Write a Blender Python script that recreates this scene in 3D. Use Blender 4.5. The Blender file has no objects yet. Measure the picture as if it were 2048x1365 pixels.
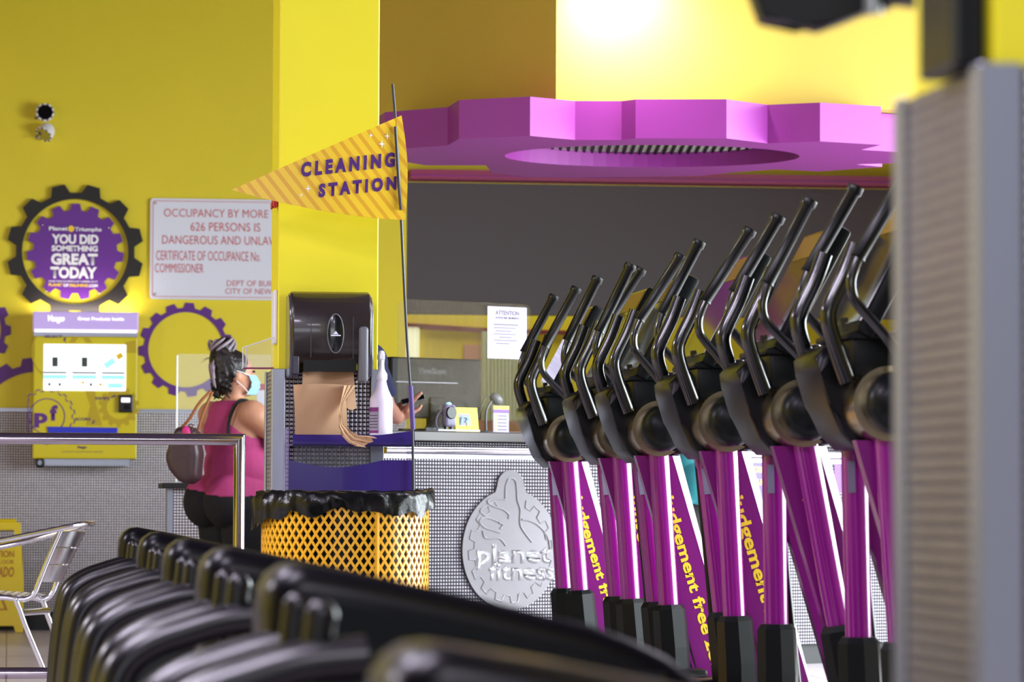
import bpy, bmesh, math, random
from mathutils import Vector, Matrix, noise
random.seed(7)
PI = math.pi
C = bpy.context.scene.collection
SC = bpy.context.scene

def lin(c):
    c = c / 255.0
    return c / 12.92 if c <= 0.04045 else ((c + 0.055) / 1.055) ** 2.4
def rgb(r, g, b): return (lin(r), lin(g), lin(b), 1.0)

# ------------------------------------------------------------------ camera
F = 7500.0                                   # focal length in pixels of the 2048 px frame
YAW, PITCH, ROLL, CAMZ = math.radians(7.64), math.atan(320.5 / F), 0.004, 0.80
CAM = Vector((0, 0, CAMZ))
FW = Vector((math.sin(YAW) * math.cos(PITCH), math.cos(YAW) * math.cos(PITCH), math.sin(PITCH)))
_r0 = Vector((math.cos(YAW), -math.sin(YAW), 0)); _u0 = _r0.cross(FW)
RT = _r0 * math.cos(ROLL) + _u0 * math.sin(ROLL)
UP = _u0 * math.cos(ROLL) - _r0 * math.sin(ROLL)
cd = bpy.data.cameras.new('camera'); cam = bpy.data.objects.new('camera', cd); C.objects.link(cam)
cam.matrix_world = Matrix(((RT.x, UP.x, -FW.x, 0), (RT.y, UP.y, -FW.y, 0), (RT.z, UP.z, -FW.z, CAMZ), (0, 0, 0, 1)))
cd.sensor_width = 36.0; cd.lens = F / 2048 * 36.0; cd.clip_end = 200
cd.dof.use_dof = True; cd.dof.focus_distance = 14.3; cd.dof.aperture_fstop = 5.4; cd.dof.aperture_blades = 8
SC.camera = cam

# ------------------------------------------------------------------ light and exposure
SC.view_settings.view_transform = 'Standard'; SC.view_settings.look = 'None'
SC.view_settings.gamma = 1.0; SC.view_settings.exposure = 0.1; SC.view_settings.use_curve_mapping = False
w = bpy.data.worlds.new('world'); SC.world = w; w.use_nodes = True
w.node_tree.nodes['Background'].inputs[0].default_value = (0.80, 0.84, 1.0, 1)
w.node_tree.nodes['Background'].inputs[1].default_value = 0.16

def area(name, loc, target, sx, sy, power, col=(1, 1, 1), spread=PI):
    l = bpy.data.lights.new(name, 'AREA'); l.shape = 'RECTANGLE'; l.size = sx; l.size_y = sy
    l.energy = power; l.color = col; l.spread = spread
    o = bpy.data.objects.new(name, l); C.objects.link(o); o.location = loc
    o.rotation_euler = (Vector(target) - Vector(loc)).to_track_quat('-Z', 'Y').to_euler()
    return o
# daylight through the shop windows along the right side, unseen ceiling and rear fill lamps, the spot over the front desk
area('window_daylight', (7.6, 14.2, 1.8), (0, 14.2, -0.6), 8.6, 3.1, 1250, (0.86, 0.95, 1.0), math.radians(150))
area('fill_behind_camera', (-1.5, -4.5, 2.6), (0.0, 16, 1.6), 6.0, 1.6, 190, (0.90, 0.93, 1.0))  # unseen fill lamp behind the camera, raised for the column front
for (lx, ly, p) in ((-5.6, 14.0, 480), (-1.2, 11.4, 40), (4.5, 13.4, 120), (0.6, 1.0, 170), (-1.9, 8.6, 230), (-0.9, 5.2, 230)):
    area('ceiling_fill', (lx, ly, 4.15), (lx, ly, 0), 1.3, 1.3, p, (0.88, 0.80, 1.0) if -2 < lx < -0.5 and ly < 9 else (0.92, 0.87, 1.0))  # unseen lamps added to lift chosen surfaces; lavender pair for hood highlights
area('back_office_panel', (3.3, 26.0, 3.9), (3.3, 26.2, 0), 1.6, 1.0, 60, (1.0, 1.0, 0.95))
sp = bpy.data.lights.new('desk_spot', 'SPOT'); sp.energy = 110; sp.spot_size = math.radians(125); sp.spot_blend = 1.0
sp.shadow_soft_size = 0.06; sp.color = (1.0, 0.95, 0.95)
so = bpy.data.objects.new('desk_spot', sp); C.objects.link(so)

# ------------------------------------------------------------------ pixel -> place helpers
def ray(px, py): return FW + RT * ((px - 1024) / F) - UP * ((py - 682.5) / F)
def W(px, py, D): return CAM + ray(px, py) * D
def QY(px, py, y): r = ray(px, py); return CAM + r * ((y - CAM.y) / r.y)
def QX(px, py, x): r = ray(px, py); return CAM + r * ((x - CAM.x) / r.x)
def QZ(px, py, z): r = ray(px, py); return CAM + r * ((z - CAM.z) / r.z)

so.location = W(1275, -75, 17.14)
so.rotation_euler = (W(1250, 60, 17.5) - so.location).to_track_quat('-Z', 'Z').to_euler()

# ------------------------------------------------------------------ materials
def mat(name, col, rough=0.5, metal=0.0, coat=0.0, spec=0.5, emit=None, estr=0.0, trans=0.0, ior=1.45, alpha=1.0, mott=0.0, bump=0.0, bscale=60, sub=0.0):
    m = bpy.data.materials.new(name); m.use_nodes = True
    nt = m.node_tree; b = nt.nodes['Principled BSDF']
    b.inputs['Base Color'].default_value = col; b.inputs['Roughness'].default_value = rough
    b.inputs['Metallic'].default_value = metal; b.inputs['Coat Weight'].default_value = coat
    b.inputs['Coat Roughness'].default_value = 0.08
    b.inputs['Specular IOR Level'].default_value = spec
    b.inputs['Transmission Weight'].default_value = trans; b.inputs['IOR'].default_value = ior
    b.inputs['Alpha'].default_value = alpha
    if sub: b.inputs['Subsurface Weight'].default_value = sub; b.inputs['Subsurface Radius'].default_value = (.02, .008, .004)
    if emit: b.inputs['Emission Color'].default_value = emit; b.inputs['Emission Strength'].default_value = estr
    if mott or bump:
        tc = nt.nodes.new('ShaderNodeTexCoord'); nz = nt.nodes.new('ShaderNodeTexNoise')
        nz.inputs['Scale'].default_value = bscale; nz.inputs['Detail'].default_value = 4
        nt.links.new(tc.outputs['Object'], nz.inputs['Vector'])
        if mott:
            mx = nt.nodes.new('ShaderNodeMix'); mx.data_type = 'RGBA'
            mx.inputs[6].default_value = tuple(c * (1 - mott) for c in col[:3]) + (1,)
            mx.inputs[7].default_value = tuple(min(1, c * (1 + mott)) for c in col[:3]) + (1,)
            nt.links.new(nz.outputs['Fac'], mx.inputs[0]); nt.links.new(mx.outputs[2], b.inputs['Base Color'])
        if bump:
            bp = nt.nodes.new('ShaderNodeBump'); bp.inputs['Strength'].default_value = bump; bp.inputs['Distance'].default_value = 0.01
            nt.links.new(nz.outputs['Fac'], bp.inputs['Height']); nt.links.new(bp.outputs[0], b.inputs['Normal'])
    return m

def grid_mat(name, p, groove, hi, lo, rough, metal, jitter=0.12, depth=0.004, axis_sum=True):
    """small pillowed squares in a grid over upright faces (u = x + y, v = z)"""
    m = bpy.data.materials.new(name); m.use_nodes = True; nt = m.node_tree; b = nt.nodes['Principled BSDF']
    N = nt.nodes.new; L = nt.links.new
    def math_(op, a, bb=None):
        n = N('ShaderNodeMath'); n.operation = op
        for i, v in enumerate((a, bb)):
            if v is None: continue
            if isinstance(v, (int, float)): n.inputs[i].default_value = v
            else: L(v, n.inputs[i])
        return n.outputs[0]
    tc = N('ShaderNodeTexCoord'); sx = N('ShaderNodeSeparateXYZ'); L(tc.outputs['Object'], sx.inputs[0])
    u = math_('MULTIPLY', math_('ADD', sx.outputs[0], sx.outputs[1]), 1 / p)
    v = math_('MULTIPLY', sx.outputs[2], 1 / p)
    def edge(t):
        f = math_('FRACT', t); return math_('MINIMUM', f, math_('SUBTRACT', 1.0, f))
    e = math_('MINIMUM', edge(u), edge(v))
    mr = N('ShaderNodeMapRange'); mr.interpolation_type = 'SMOOTHSTEP'
    L(e, mr.inputs[0]); mr.inputs[1].default_value = groove * 0.5; mr.inputs[2].default_value = groove * 1.6
    cb = N('ShaderNodeCombineXYZ'); L(math_('FLOOR', u), cb.inputs[0]); L(math_('FLOOR', v), cb.inputs[1])
    wn = N('ShaderNodeTexWhiteNoise'); wn.noise_dimensions = '2D'; L(cb.outputs[0], wn.inputs['Vector'])
    vb = N('ShaderNodeTexNoise'); vb.inputs['Scale'].default_value = 1.0; mp = N('ShaderNodeMapping')
    mp.inputs['Scale'].default_value = (1.2, 1.2, 14.0); L(tc.outputs['Object'], mp.inputs[0]); L(mp.outputs[0], vb.inputs['Vector'])  # level bands in the tone stand in for blurred reflections
    k = math_('ADD', math_('MULTIPLY', wn.outputs['Value'], jitter), math_('MULTIPLY', vb.outputs['Fac'], 0.25))
    br = math_('ADD', 0.78, k)
    mx = N('ShaderNodeMix'); mx.data_type = 'RGBA'; L(mr.outputs[0], mx.inputs[0]); mx.inputs[6].default_value = lo; mx.inputs[7].default_value = hi
    hs = N('ShaderNodeHueSaturation'); L(mx.outputs[2], hs.inputs['Color']); L(br, hs.inputs['Value'])
    L(hs.outputs[0], b.inputs['Base Color'])
    bp = N('ShaderNodeBump'); bp.inputs['Strength'].default_value = 0.9; bp.inputs['Distance'].default_value = depth
    L(math_('POWER', math_('MULTIPLY', e, 2.0), 0.55), bp.inputs['Height']); L(bp.outputs[0], b.inputs['Normal'])
    b.inputs['Roughness'].default_value = rough; b.inputs['Metallic'].default_value = metal
    return m

def acrylic(name, tint, streak=0.0, alpha=0.15, rough=0.04):
    """clear sheet: see-through with a mirror film; streaks = scratches and painted-in reflections running down it"""
    m = bpy.data.materials.new(name); m.use_nodes = True; nt = m.node_tree
    b = nt.nodes['Principled BSDF']; out = nt.nodes['Material Output']
    b.inputs['Base Color'].default_value = tint; b.inputs['Roughness'].default_value = rough; b.inputs['Specular IOR Level'].default_value = 0.12
    tr = nt.nodes.new('ShaderNodeBsdfTransparent'); mx = nt.nodes.new('ShaderNodeMixShader')
    nt.links.new(tr.outputs[0], mx.inputs[1]); nt.links.new(b.outputs[0], mx.inputs[2]); nt.links.new(mx.outputs[0], out.inputs[0])
    mx.inputs[0].default_value = alpha
    if streak:
        tc = nt.nodes.new('ShaderNodeTexCoord'); mp = nt.nodes.new('ShaderNodeMapping'); mp.inputs['Scale'].default_value = (75, 75, 1.6)
        nz = nt.nodes.new('ShaderNodeTexNoise'); nz.inputs['Scale'].default_value = 1.0; nz.inputs['Detail'].default_value = 3
        mr = nt.nodes.new('ShaderNodeMapRange'); mr.inputs[1].default_value = 0.16; mr.inputs[2].default_value = 0.75
        mr.inputs[3].default_value = alpha * 0.5; mr.inputs[4].default_value = alpha + streak
        nt.links.new(tc.outputs['Object'], mp.inputs[0]); nt.links.new(mp.outputs[0], nz.inputs['Vector'])
        nt.links.new(nz.outputs['Fac'], mr.inputs[0]); nt.links.new(mr.outputs[0], mx.inputs[0])
    return m

M = {}
M['yellow'] = mat('yellow_paint', rgb(224, 204, 42), 0.55, mott=0.03, bscale=3)
M['yellow_col'] = mat('column_yellow_paint', rgb(226, 216, 34), 0.5, mott=0.03, bscale=4)
M['yellow_dimmed'] = mat('dimmed_yellow_paint', rgb(198, 172, 66), 0.55, mott=0.03, bscale=3)  # the wall's yellow, darkened to hold down the light on the bulkhead
M['gray'] = mat('taupe_gray_paint', rgb(74, 66, 69), 0.6, mott=0.03)
M['magenta'] = mat('magenta_paint', rgb(146, 50, 88), 0.45)
M['gear'] = mat('gear_purple_paint', rgb(138, 42, 136), 0.5)
M['mosaic_wall'] = grid_mat('metal_mosaic', 0.0158, 0.20, rgb(244, 236, 244), rgb(66, 60, 66), 0.4, 0.1)
M['mosaic_counter'] = grid_mat('counter_mosaic', 0.0158, 0.20, rgb(166, 160, 170), rgb(44, 40, 46), 0.38, 0.3)
M['mosaic_col'] = grid_mat('steel_mosaic', 0.0158, 0.17, rgb(190, 186, 194), rgb(52, 46, 54), 0.28, 0.75)
M['steel'] = mat('brushed_steel', rgb(160, 166, 178), 0.36, 0.8)
M['chrome'] = mat('polished_steel', rgb(176, 168, 178), 0.12, 1.0)
M['alu'] = mat('aluminium', rgb(226, 226, 232), 0.18, 1.0)
M['black'] = mat('black_rubber', rgb(10, 12, 13), 0.3, spec=0.42)
M['gloss_black'] = mat('gloss_black_paint', rgb(14, 15, 17), 0.22, coat=0.5)
M['hood'] = mat('black_moulded_plastic', rgb(9, 9, 12), 0.3, spec=0.16)
M['olive'] = mat('olive_reflection', rgb(132, 104, 26), 0.35)
M['lit_letter'] = mat('lit_white_letters', rgb(255, 255, 255), 0.4, emit=rgb(255, 255, 255), estr=0.8)
M['rail'] = mat('black_gloss_rail', rgb(11, 10, 14), 0.3, spec=0.42)
M['hood_side'] = mat('charcoal_plastic_side', rgb(18, 21, 23), 0.55, spec=0.15)
M['housing'] = mat('charcoal_housing', rgb(10, 14, 15), 0.36, spec=0.18)
M['screen'] = mat('dark_glossy_screen', rgb(16, 13, 10), 0.09, coat=0.4)
M['purple'] = mat('purple_gloss_tube', rgb(122, 14, 114), 0.17, coat=0.3)
M['purple_flat'] = mat('purple_link_paint', rgb(112, 18, 104), 0.26, coat=0.4)
M['text_yellow'] = mat('yellow_vinyl', rgb(238, 206, 44), 0.5)
M['drum'] = mat('satin_drum', rgb(205, 186, 150), 0.22, 1.0)
M['ceiling_dark'] = mat('dark_purple_ceiling', rgb(74, 62, 84), 0.8)
M['dark_reflector'] = mat('dark_reflector', rgb(60, 56, 58), 0.15, 1.0)
M['baseboard'] = mat('black_baseboard', rgb(22, 22, 24), 0.5)
M['sign_white'] = mat('sign_white', rgb(220, 222, 236), 0.4)
M['sign_red'] = mat('sign_red', rgb(196, 66, 66), 0.5)
M['decal_black'] = mat('decal_black', rgb(30, 26, 24), 0.5)
M['decal_purple'] = mat('decal_purple', rgb(92, 38, 126), 0.45)
M['sign_purple'] = mat('sign_purple', rgb(98, 40, 138), 0.4)
M['white_ink'] = mat('white_ink', rgb(236, 236, 240), 0.5)
M['yellow_ink'] = mat('yellow_ink', rgb(240, 200, 40), 0.5)
M['navy_ink'] = mat('deep_purple_ink', rgb(72, 30, 108), 0.45)
M['vend'] = mat('vending_yellow', rgb(206, 188, 10), 0.4)
M['vend_dark'] = mat('vending_mustard_print', rgb(182, 156, 12), 0.45)
M['header'] = mat('lit_lavender_header', rgb(176, 152, 214), 0.3, emit=rgb(200, 176, 235), estr=0.3)
M['header_glow'] = mat('lit_header_edge', rgb(240, 230, 255), 0.3, emit=rgb(246, 238, 255), estr=0.95)
M['lcd'] = mat('lit_display', rgb(240, 244, 250), 0.2, emit=rgb(244, 250, 255), estr=0.95)
M['lcd_dark'] = mat('display_icon_dark', rgb(60, 70, 66), 0.4)
M['lcd_cyan'] = mat('display_icon_cyan', rgb(150, 215, 225), 0.4, emit=rgb(150, 220, 230), estr=0.6)
M['blue'] = mat('blue_tray', rgb(28, 44, 190), 0.35)
M['mustard_bin'] = mat('mustard_coated_wire', rgb(240, 180, 40), 0.35, coat=0.2)
M['bag'] = mat('black_bin_liner', rgb(12, 14, 14), 0.28, spec=0.3, bump=0.35, bscale=30)
M['purple_acrylic'] = mat('deep_purple_acrylic', rgb(50, 36, 104), 0.14, coat=0.4)
M['clear_purple'] = acrylic('clear_purple_side', rgb(150, 120, 190), alpha=0.3)
M['clear'] = acrylic('clear_acrylic', rgb(235, 240, 250), alpha=0.10)
M['shield'] = acrylic('streaked_acrylic', rgb(96, 84, 44), streak=0.12, alpha=0.04)
M['edge'] = mat('bright_sheet_edge', rgb(236, 240, 240), 0.2)
M['smoke'] = mat('smoked_plastic', rgb(40, 33, 32), 0.3, coat=0.35)
M['smoke_side'] = mat('smoked_plastic_side', rgb(62, 62, 72), 0.2, coat=0.5)
M['lever'] = mat('gray_lever_plastic', rgb(104, 106, 112), 0.4)
M['kraft'] = mat('kraft_paper', rgb(190, 154, 118), 0.75, mott=0.05, bscale=40)
M['bottle'] = mat('milky_plastic', rgb(234, 228, 246), 0.35, sub=0.3)
M['nozzle'] = mat('white_plastic', rgb(240, 238, 244), 0.35)
M['label_purple'] = mat('label_purple', rgb(130, 50, 130), 0.5)
M['pole'] = mat('fibreglass_pole', rgb(50, 52, 62), 0.3)
M['paper'] = mat('white_paper', rgb(158, 150, 172), 0.6)
M['gray_ink'] = mat('gray_ink', rgb(74, 68, 82), 0.6)
M['counter_top'] = mat('dark_countertop', rgb(58, 50, 48), 0.35)
M['skin_tan'] = mat('tan_skin', rgb(196, 142, 112), 0.5, sub=0.1)
M['skin_brown'] = mat('brown_skin', rgb(172, 118, 96), 0.5, sub=0.1)
M['pink'] = mat('pink_tank_fabric', rgb(178, 62, 118), 0.8, mott=0.08, bscale=120, bump=0.2)
M['blackcloth'] = mat('black_leggings', rgb(20, 20, 23), 0.85)
M['navy'] = mat('navy_shirt', rgb(28, 34, 74), 0.85, mott=0.06)
M['teal'] = mat('teal_shirt', rgb(50, 140, 148), 0.8, bump=0.5, bscale=9)
M['hair'] = mat('black_hair', rgb(34, 28, 28), 0.4, bump=0.6, bscale=45)
M['hair_gray'] = mat('silver_hair_streaks', rgb(150, 136, 146), 0.4)
M['mask'] = mat('light_blue_mask', rgb(150, 205, 232), 0.7)
M['leather'] = mat('brown_leather', rgb(70, 50, 54), 0.4, mott=0.3, bscale=40)
M['strap_tan'] = mat('tan_strap', rgb(150, 88, 44), 0.5)
M['hotpink'] = mat('pink_print', rgb(226, 60, 140), 0.6)
M['wet_yellow'] = mat('caution_yellow_plastic', rgb(222, 196, 20), 0.4)
M['wet_ink'] = mat('caution_ink', rgb(176, 120, 30), 0.5)
M['monitor'] = mat('monitor_black_plastic', rgb(18, 15, 14), 0.55, spec=0.2)
M['gray_plastic'] = mat('gray_plastic', rgb(110, 106, 128), 0.4)
M['lens'] = mat('dark_lens', rgb(8, 8, 10), 0.12, spec=0.3)
M['card_yellow'] = mat('yellow_card', rgb(226, 212, 36), 0.5)
M['cream'] = mat('lit_blind', rgb(240, 240, 200), 0.6, emit=rgb(240, 240, 205), estr=0.55)
M['window_reflection'] = mat('pale_green_reflection', rgb(206, 214, 176), 0.7, mott=0.15, bscale=25)
M['maroon'] = mat('maroon_stripe', rgb(120, 42, 48), 0.5)
M['salmon'] = mat('salmon_board', rgb(196, 140, 116), 0.6)
M['disc'] = mat('satin_pewter', rgb(108, 104, 108), 0.45, 0.3, mott=0.1, bscale=8)
M['emboss'] = mat('polished_emboss', rgb(190, 190, 194), 0.25, 0.6)
M['grille'] = mat('pale_grille', rgb(196, 204, 180), 0.5)
M['red'] = mat('red_plastic', rgb(176, 40, 40), 0.4)
M['lamp_chrome'] = mat('lamp_reflector', rgb(180, 176, 186), 0.12, 1.0)
M['poster'] = mat('lavender_poster', rgb(84, 66, 128), 0.5)

# yellow pennant stripes
def stripes(name, a, b, p, ang):
    m = bpy.data.materials.new(name); m.use_nodes = True; nt = m.node_tree; bs = nt.nodes['Principled BSDF']
    tc = nt.nodes.new('ShaderNodeTexCoord'); mp = nt.nodes.new('ShaderNodeMapping'); mp.inputs['Rotation'].default_value = (0, ang, 0)
    sx = nt.nodes.new('ShaderNodeSeparateXYZ'); nt.links.new(tc.outputs['Object'], mp.inputs[0]); nt.links.new(mp.outputs[0], sx.inputs[0])
    mu = nt.nodes.new('ShaderNodeMath'); mu.operation = 'MULTIPLY'; mu.inputs[1].default_value = 1 / p; nt.links.new(sx.outputs[0], mu.inputs[0])
    fr = nt.nodes.new('ShaderNodeMath'); fr.operation = 'FRACT'; nt.links.new(mu.outputs[0], fr.inputs[0])
    gt = nt.nodes.new('ShaderNodeMath'); gt.operation = 'GREATER_THAN'; gt.inputs[1].default_value = 0.6; nt.links.new(fr.outputs[0], gt.inputs[0])
    mx = nt.nodes.new('ShaderNodeMix'); mx.data_type = 'RGBA'; mx.inputs[6].default_value = a; mx.inputs[7].default_value = b
    nt.links.new(gt.outputs[0], mx.inputs[0]); nt.links.new(mx.outputs[2], bs.inputs['Base Color']); bs.inputs['Roughness'].default_value = 0.4
    return m
M['pennant'] = stripes('striped_pennant_vinyl', rgb(226, 190, 40), rgb(208, 158, 34), 0.036, math.radians(38))

def tile_floor():
    m = bpy.data.materials.new('floor_tile'); m.use_nodes = True; nt = m.node_tree; b = nt.nodes['Principled BSDF']
    tc = nt.nodes.new('ShaderNodeTexCoord'); br = nt.nodes.new('ShaderNodeTexBrick'); br.offset = 0.0
    br.inputs['Scale'].default_value = 1.0; br.inputs['Brick Width'].default_value = 0.46; br.inputs['Row Height'].default_value = 0.46
    br.inputs['Mortar Size'].default_value = 0.004
    br.inputs['Color1'].default_value = rgb(208, 198, 200); br.inputs['Color2'].default_value = rgb(200, 191, 195); br.inputs['Mortar'].default_value = rgb(120, 112, 114)
    nt.links.new(tc.outputs['Object'], br.inputs['Vector']); nt.links.new(br.outputs['Color'], b.inputs['Base Color'])
    b.inputs['Roughness'].default_value = 0.32
    return m
M['floor'] = tile_floor()

# ------------------------------------------------------------------ object helpers
def root_loc(o):
    l = Vector((0, 0, 0))
    while o is not None: l = l + Vector(o.location); o = o.parent
    return l
def tag(o, label=None, cat=None, group=None, kind=None):
    if label: o['label'] = label
    if cat: o['category'] = cat
    if group: o['group'] = group
    if kind: o['kind'] = kind
    return o
def thing(name, label, cat, loc=(0, 0, 0), rz=0.0, group=None):
    o = bpy.data.objects.new(name, None); C.objects.link(o); o.empty_display_size = 0.1
    o.location = loc; o.rotation_euler = (0, 0, rz)
    return tag(o, label, cat, group)
def obj(name, me, m=None, parent=None, world=False, smooth=None, label=None):
    """link bmesh/mesh as one object; world=True: vertices are given in world space under an unrotated parent"""
    if isinstance(me, bmesh.types.BMesh):
        bmesh.ops.recalc_face_normals(me, faces=me.faces[:])
        d = bpy.data.meshes.new(name); me.to_mesh(d); me.free(); me = d
    me.name = name
    if m is not None:
        me.materials.clear()
        for x in (m if isinstance(m, (list, tuple)) else [m]): me.materials.append(M[x] if isinstance(x, str) else x)
    o = bpy.data.objects.new(name, me); C.objects.link(o)
    if smooth is not None:
        me.shade_smooth() if smooth >= 180 else me.set_sharp_from_angle(angle=math.radians(smooth))
        if smooth < 180: me.polygons.foreach_set('use_smooth', [True] * len(me.polygons)); me.set_sharp_from_angle(angle=math.radians(smooth))
    if parent is not None:
        o.parent = parent
        if world: me.transform(Matrix.Translation(-root_loc(parent)))
    if label: o['label'] = label
    return o
def struct(name, me, m, smooth=None): return tag(obj(name, me, m, smooth=smooth), kind='structure')
def single(name, me, m, label, cat, group=None, smooth=None, origin=None):
    o = obj(name, me, m, smooth=smooth)
    if origin is None:
        vs = [v.co for v in o.data.vertices]
        origin = Vector((sum(v.x for v in vs) / len(vs), sum(v.y for v in vs) / len(vs), min(v.z for v in vs)))
    o.data.transform(Matrix.Translation(-Vector(origin))); o.location = origin
    return tag(o, label, cat, group)

def BM(): return bmesh.new()
def box(bm, x0, x1, y0, y1, z0, z1, bev=0.0, seg=2, mtx=None):
    v = [bm.verts.new((x, y, z)) for x in (x0, x1) for y in (y0, y1) for z in (z0, z1)]
    fs = [bm.faces.new([v[i] for i in q]) for q in ((0, 1, 3, 2), (4, 6, 7, 5), (0, 4, 5, 1), (2, 3, 7, 6), (0, 2, 6, 4), (1, 5, 7, 3))]
    if bev:
        es = list({e for f in fs for e in f.edges})
        r = bmesh.ops.bevel(bm, geom=es, offset=bev, segments=seg, affect='EDGES', profile=0.5)
        vs = {x for f in r['faces'] for x in f.verts} | {x for x in v if x.is_valid}
    else: vs = set(v)
    if mtx is not None: bmesh.ops.transform(bm, matrix=mtx, verts=list(vs))
    return bm
def tube(bm, pts, r, seg=10, caps=True, sub=0, flat=None):
    """sweep a circle (radius or list of radii) along points; sub = Catmull smoothing steps; flat=(a,b) squashes the section"""
    pts = [Vector(p) for p in pts]
    rs = list(r) if isinstance(r, (list, tuple)) else [r] * len(pts)
    if sub and len(pts) > 2:
        np_, nr = [], []
        for i in range(len(pts) - 1):
            p0, p1, p2, p3 = pts[max(i - 1, 0)], pts[i], pts[i + 1], pts[min(i + 2, len(pts) - 1)]
            for k in range(sub):
                t = k / sub
                np_.append(0.5 * ((2 * p1) + (p2 - p0) * t + (2 * p0 - 5 * p1 + 4 * p2 - p3) * t * t + (3 * p1 - p0 - 3 * p2 + p3) * t ** 3))
                nr.append(rs[i] * (1 - t) + rs[i + 1] * t)
        np_.append(pts[-1]); nr.append(rs[-1]); pts, rs = np_, nr
    rings = []; prev = None
    for i, p in enumerate(pts):
        t = (pts[min(i + 1, len(pts) - 1)] - pts[max(i - 1, 0)]).normalized()
        if prev is None:
            a = Vector((0, 1, 0)) if abs(t.y) < 0.9 else Vector((1, 0, 0))
            n = (a - t * a.dot(t)).normalized()
        else: n = (prev - t * prev.dot(t)).normalized()
        prev = n; b = t.cross(n)
        fa, fb = flat or (1, 1)
        rings.append([bm.verts.new(p + (n * math.cos(2 * PI * k / seg) * fa + b * math.sin(2 * PI * k / seg) * fb) * rs[i]) for k in range(seg)])
    for A, B in zip(rings, rings[1:]):
        for k in range(seg): bm.faces.new((A[k], A[(k + 1) % seg], B[(k + 1) % seg], B[k]))
    if caps:
        bm.faces.new(rings[0][::-1]); bm.faces.new(rings[-1])
    return bm
def lathe(bm, prof, seg=24, axis='z', org=(0, 0, 0), sx=1.0, sy=1.0):
    """revolve (radius, height) profile round an axis"""
    org = Vector(org); rings = []
    for (r, h) in prof:
        ring = []
        for k in range(seg):
            c, s = math.cos(2 * PI * k / seg) * r * sx, math.sin(2 * PI * k / seg) * r * sy
            v = (c, s, h) if axis == 'z' else ((c, -h, s) if axis == 'y' else (h, c, s))
            ring.append(bm.verts.new(org + Vector(v)))
        rings.append(ring)
    for A, B in zip(rings, rings[1:]):
        for k in range(seg): bm.faces.new((A[k], A[(k + 1) % seg], B[(k + 1) % seg], B[k]))
    bm.faces.new(rings[0][::-1]); bm.faces.new(rings[-1])
    return bm
def ball(bm, c, r, seg=16, rot=None):
    r = (r, r, r) if isinstance(r, (int, float)) else r
    mt = Matrix.Translation(Vector(c)) @ (rot.to_4x4() if rot else Matrix()) @ Matrix.Diagonal((r[0], r[1], r[2], 1))
    bmesh.ops.create_uvsphere(bm, u_segments=seg, v_segments=max(6, seg // 2 + 2), radius=1.0, matrix=mt)
    return bm
def prism(bm, poly, y0, y1, bev=0.0, seg=2):
    """polygon in x-z, pushed along y"""
    a = [bm.verts.new((x, y0, z)) for x, z in poly]; b = [bm.verts.new((x, y1, z)) for x, z in poly]
    n = len(poly); f0 = bm.faces.new(a); f1 = bm.faces.new(b[::-1])
    for i in range(n): bm.faces.new((a[i], b[i], b[(i + 1) % n], a[(i + 1) % n]))
    if bev: bmesh.ops.bevel(bm, geom=list(set(f0.edges[:]) | set(f1.edges[:])), offset=bev, segments=seg, affect='EDGES', profile=0.5)
    return bm
def plate(outers, depth, flat='XZ'):
    """filled 2-D outlines (later ones inside earlier ones are holes) -> mesh data; XZ: front at y=-depth; XY: from z=0 up to depth"""
    cu = bpy.data.curves.new('c', 'CURVE'); cu.dimensions = '2D'; cu.fill_mode = 'BOTH'; cu.extrude = depth / 2
    for pts in outers:
        s = cu.splines.new('POLY'); s.points.add(len(pts) - 1); s.use_cyclic_u = True
        for p, q in zip(s.points, pts): p.co = (q[0], q[1], 0, 1)
    o = bpy.data.objects.new('c', cu); C.objects.link(o)
    dg = bpy.context.evaluated_depsgraph_get(); dg.update()
    me = bpy.data.meshes.new_from_object(o.evaluated_get(dg)); bpy.data.objects.remove(o); bpy.data.curves.remove(cu)
    me.shade_flat()
    if flat == 'XZ': me.transform(Matrix.Translation((0, -depth / 2, 0)) @ Matrix.Rotation(PI / 2, 4, 'X'))
    else: me.transform(Matrix.Translation((0, 0, depth / 2)))
    return me
def to_bm(bm, me, mtx=None):
    n = len(bm.verts); bm.from_mesh(me)
    bm.verts.ensure_lookup_table()
    if mtx is not None: bmesh.ops.transform(bm, matrix=mtx, verts=bm.verts[n:])
    bpy.data.meshes.remove(me); return bm
def text_mesh(s, bold=0.0, depth=0.002, shear=0.0):
    cu = bpy.data.curves.new('t', 'FONT'); cu.body = s; cu.size = 1; cu.offset = bold; cu.extrude = 0.0; cu.shear = shear; cu.resolution_u = 3
    o = bpy.data.objects.new('t', cu); C.objects.link(o)
    dg = bpy.context.evaluated_depsgraph_get(); dg.update()
    me = bpy.data.meshes.new_from_object(o.evaluated_get(dg)); bpy.data.objects.remove(o); bpy.data.curves.remove(cu)
    return me
def lettering(bm, s, x0, x1, z0, z1, y=0.0, bold=0.02, ref=None, warp=None, shear=0.0):
    """fit the text between x0..x1 and baseline z0 .. cap height z1 on the plane y (facing -y)"""
    me = text_mesh(s, bold, shear=shear)
    xs = [v.co.x for v in me.vertices]
    cap = 0.73 + 2 * bold
    a, b = min(xs), max(xs); n0 = len(bm.verts)
    for v in me.vertices:
        X = x0 + (v.co.x - a) / (b - a) * (x1 - x0); Z = z0 + (v.co.y + bold) / cap * (z1 - z0)
        v.co = (X, y, Z) if warp is None else warp(X, Z)
    bm.from_mesh(me); bpy.data.meshes.remove(me); return bm
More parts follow.
